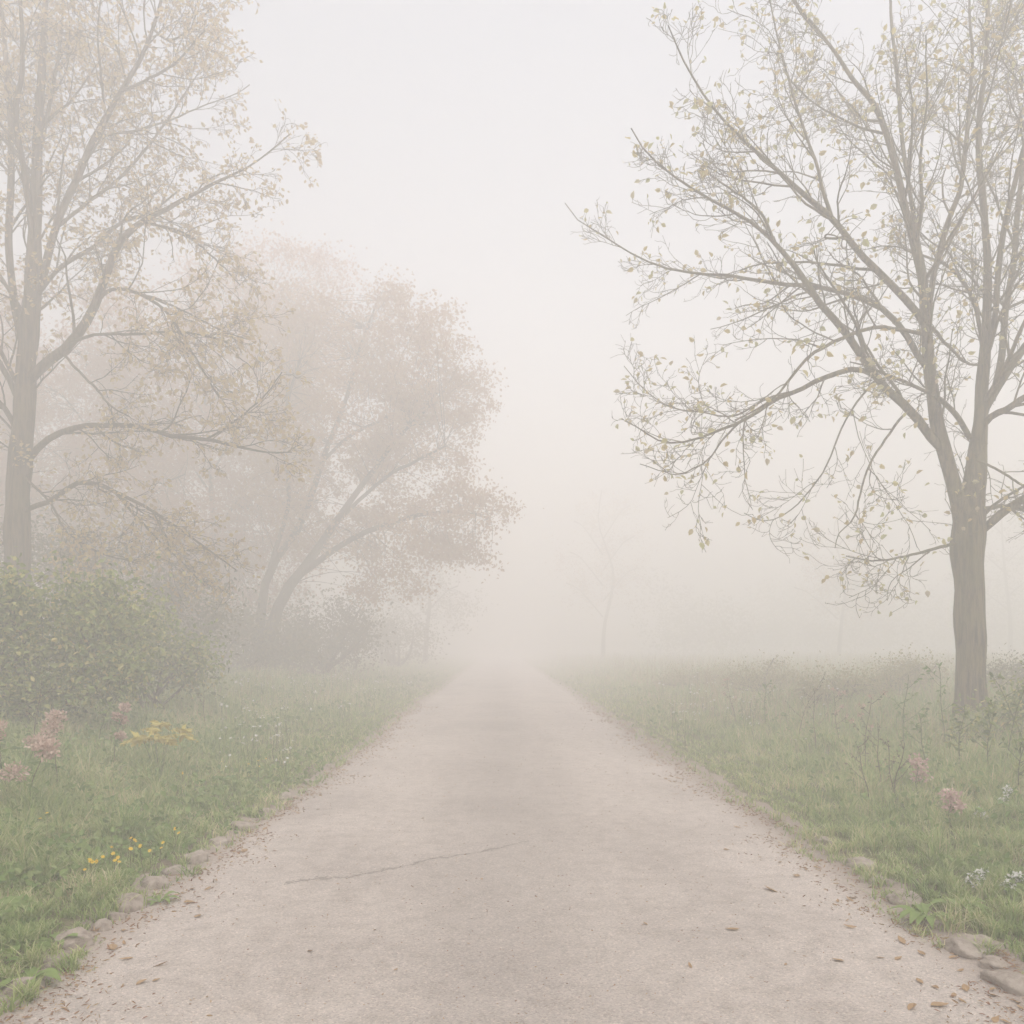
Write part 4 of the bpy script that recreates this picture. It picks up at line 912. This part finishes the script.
for (u, v, px, lab) in ((732, 934, 18, 'ochre fallen leaf lying alone on the right half of the path'), (850, 929, 16, 'ochre fallen leaf nearer the right kerb than the lone one'), (902, 943, 24, 'largest curled brown leaf, lying against the right kerb'),
    (838, 964, 15, 'narrow fallen leaf between the lone ochre leaf and the right corner'), (920, 983, 16, 'yellowish fallen leaf in the lower right of the path'), (940, 1006, 22, 'broad pale brown leaf at the bottom right of the path'),
    (142, 983, 14, 'dark ochre fallen leaf in the lower left of the path'), (160, 966, 18, 'pale ochre fallen leaf in the lower left of the path'), (198, 918, 16, 'ochre fallen leaf left of centre, out from the left kerb'),
    (84, 968, 20, 'golden fallen leaf beside the largest left stone'), (65, 1010, 16, 'reddish brown fallen leaf in the bottom left corner'), (770, 891, 22, 'curled brown leaf on the path with a thin stalk'), (850, 900, 14, 'red brown fallen leaf close to the right kerb'),
    (310, 955, 10, 'small dark fallen leaf left of the middle of the path'), (645, 929, 8, 'tiny dark fallen leaf right of the middle of the path'), (690, 970, 14, 'pale fallen leaf low on the right half of the path')):
    y = EYE * FPX / (v - V0); x = (u - U0) * y / FPX
    drop(x, y, px * y / FPX, lab, 'fallen leaves lying singly on the path')
for side, n, lab in ((-1, 62, 'small brown fallen leaf in the litter along the left edge of the path'), (1, 84, 'small brown fallen leaf in the litter along the right edge of the path')):
    for k in range(n):
        y = 3.3 * (15 / 3.3) ** rw.uniform(0, 1) ; e = float(edge_l(y) if side < 0 else edge_r(y))
        x = e - side * (abs(rw.normal()) * (0.16 if side < 0 else 0.3)) + side * 0.05
        drop(x, y, rw.uniform(0.025, 0.075) * (1 + y / 25), lab, 'leaf litter along the left edge' if side < 0 else 'leaf litter along the right edge')
for k in range(42):
    y = 3.6 * (14 / 3.6) ** rw.uniform(0, 1); x = rw.uniform(-1.5, 1.8)
    drop(x, y, rw.uniform(0.015, 0.035) * (1 + y / 25), 'tiny scrap of brown leaf on the open path', 'leaf scraps on the open path')
# crumbs of dead leaf and twig nobody could count
mb = MB(); N = 6500; y = 3.0 * (22 / 3.0) ** rw.uniform(0, 1, N); sd = np.where(rw.uniform(0, 1, N) < 0.5, -1, 1); e = np.where(sd < 0, edge_l(y), edge_r(y))
x = e - sd * (np.abs(rw.normal(size=N)) * 0.15 * (0.5 + np.clip(noise2(y, y * 0, 1.1, 5) + 0.6, 0, 1.4)) - 0.12)
z = np.maximum(0.028 * (1 - ((x - 0.1) / 2.1) ** 2) + 0.012 * noise2(x, y, 2.6, 3) - 0.006, gz(x, y) + 0.004) + 0.004
fl = rw.normal(size=(N, 3)); fl[:, 2] *= 0.15
leaves(mb, np.stack([x, y, z], 1), 0.022 * (1 + y / 14), rw, 0.28, 0.2, 0.0, unit(fl) * 2)
N = 2600; y = 3.0 * (22 / 3.0) ** rw.uniform(0, 1, N); x = rw.uniform(PL, PR, N); z = np.maximum(0.028 * (1 - ((x - 0.1) / 2.1) ** 2) + 0.012 * noise2(x, y, 2.6, 3) - 0.006, gz(x, y) + 0.004) + 0.003
fl = rw.normal(size=(N, 3)); fl[:, 2] *= 0.1
leaves(mb, np.stack([x, y, z], 1), 0.010 * (1 + y / 14), rw, 0.4, 0.2, 0.0, unit(fl) * 2)
tag(mb.build('leaf_litter', M['fallen']), kind='stuff')

# ------------------------------------------------------------------ mist, sky, sun, camera
hm = bpy.data.materials.new('mist'); hm.use_nodes = True
nt = hm.node_tree; nt.nodes.clear(); out = nt.nodes.new('ShaderNodeOutputMaterial')
pv = nt.nodes.new('ShaderNodeVolumePrincipled')
pv.inputs['Color'].default_value = (0.962, 0.937, 0.920, 1); pv.inputs['Density'].default_value = 0.0425; pv.inputs['Anisotropy'].default_value = 0.1
nt.links.new(pv.outputs[0], out.inputs['Volume'])
mb = MB()
x0, x1, y0, y1, z0, z1 = -124, 124, -16, 134, -2.0, 18.5
V = [(x, y, z) for z in (z0, z1) for y in (y0, y1) for x in (x0, x1)]
mb.add(V, [(0, 2, 3, 1), (4, 5, 7, 6), (0, 1, 5, 4), (2, 6, 7, 3), (0, 4, 6, 2), (1, 3, 7, 5)])
tag(mb.build('haze', hm), kind='stuff')

w = bpy.data.worlds.new('World'); scene.world = w; w.use_nodes = True
nt = w.node_tree; nt.nodes.clear()
sky = nt.nodes.new('ShaderNodeTexSky'); sky.sky_type = 'NISHITA'; sky.sun_disc = False
EL, AZ = R(58), R(150)
sky.sun_elevation = EL; sky.sun_rotation = AZ; sky.dust_density = 4.0; sky.air_density = 1.2
hs = nt.nodes.new('ShaderNodeHueSaturation'); hs.inputs['Saturation'].default_value = 0.38
bg = nt.nodes.new('ShaderNodeBackground'); bg.inputs['Strength'].default_value = 0.15
wo = nt.nodes.new('ShaderNodeOutputWorld')
nt.links.new(sky.outputs[0], hs.inputs['Color']); nt.links.new(hs.outputs[0], bg.inputs['Color']); nt.links.new(bg.outputs[0], wo.inputs['Surface'])
sl = bpy.data.lights.new('sun', 'SUN'); sl.energy = 1.0; sl.angle = R(60); sl.color = (1, 0.96, 0.92)
so = bpy.data.objects.new('sun', sl); COL.objects.link(so)
so.rotation_euler = (R(90) - EL, 0, math.pi - AZ)

cam = bpy.data.cameras.new('camera'); cam.sensor_width = 36; cam.lens = 36 * FPX / 1024
cam.shift_y = (V0 - 512) / 1024; cam.shift_x = (512 - U0) / 1024; cam.clip_end = 2000; cam.clip_start = 0.05
co = bpy.data.objects.new('camera', cam); COL.objects.link(co); co.location = (0, 0, EYE); co.rotation_euler = (R(90), 0, 0)
scene.camera = co
scene.view_settings.view_transform = 'Standard'; scene.view_settings.look = 'None'; scene.view_settings.gamma = 1
scene.view_settings.exposure = 0.90
scene.view_settings.use_curve_mapping = False
cy = scene.cycles
cy.use_denoising = True
try: cy.denoiser = 'OPENIMAGEDENOISE'
except Exception: pass
cy.max_bounces = 8; cy.diffuse_bounces = 3; cy.glossy_bounces = 1; cy.transmission_bounces = 3; cy.volume_bounces = 6; cy.transparent_max_bounces = 4
cy.use_adaptive_sampling = True; cy.adaptive_threshold = 0.02
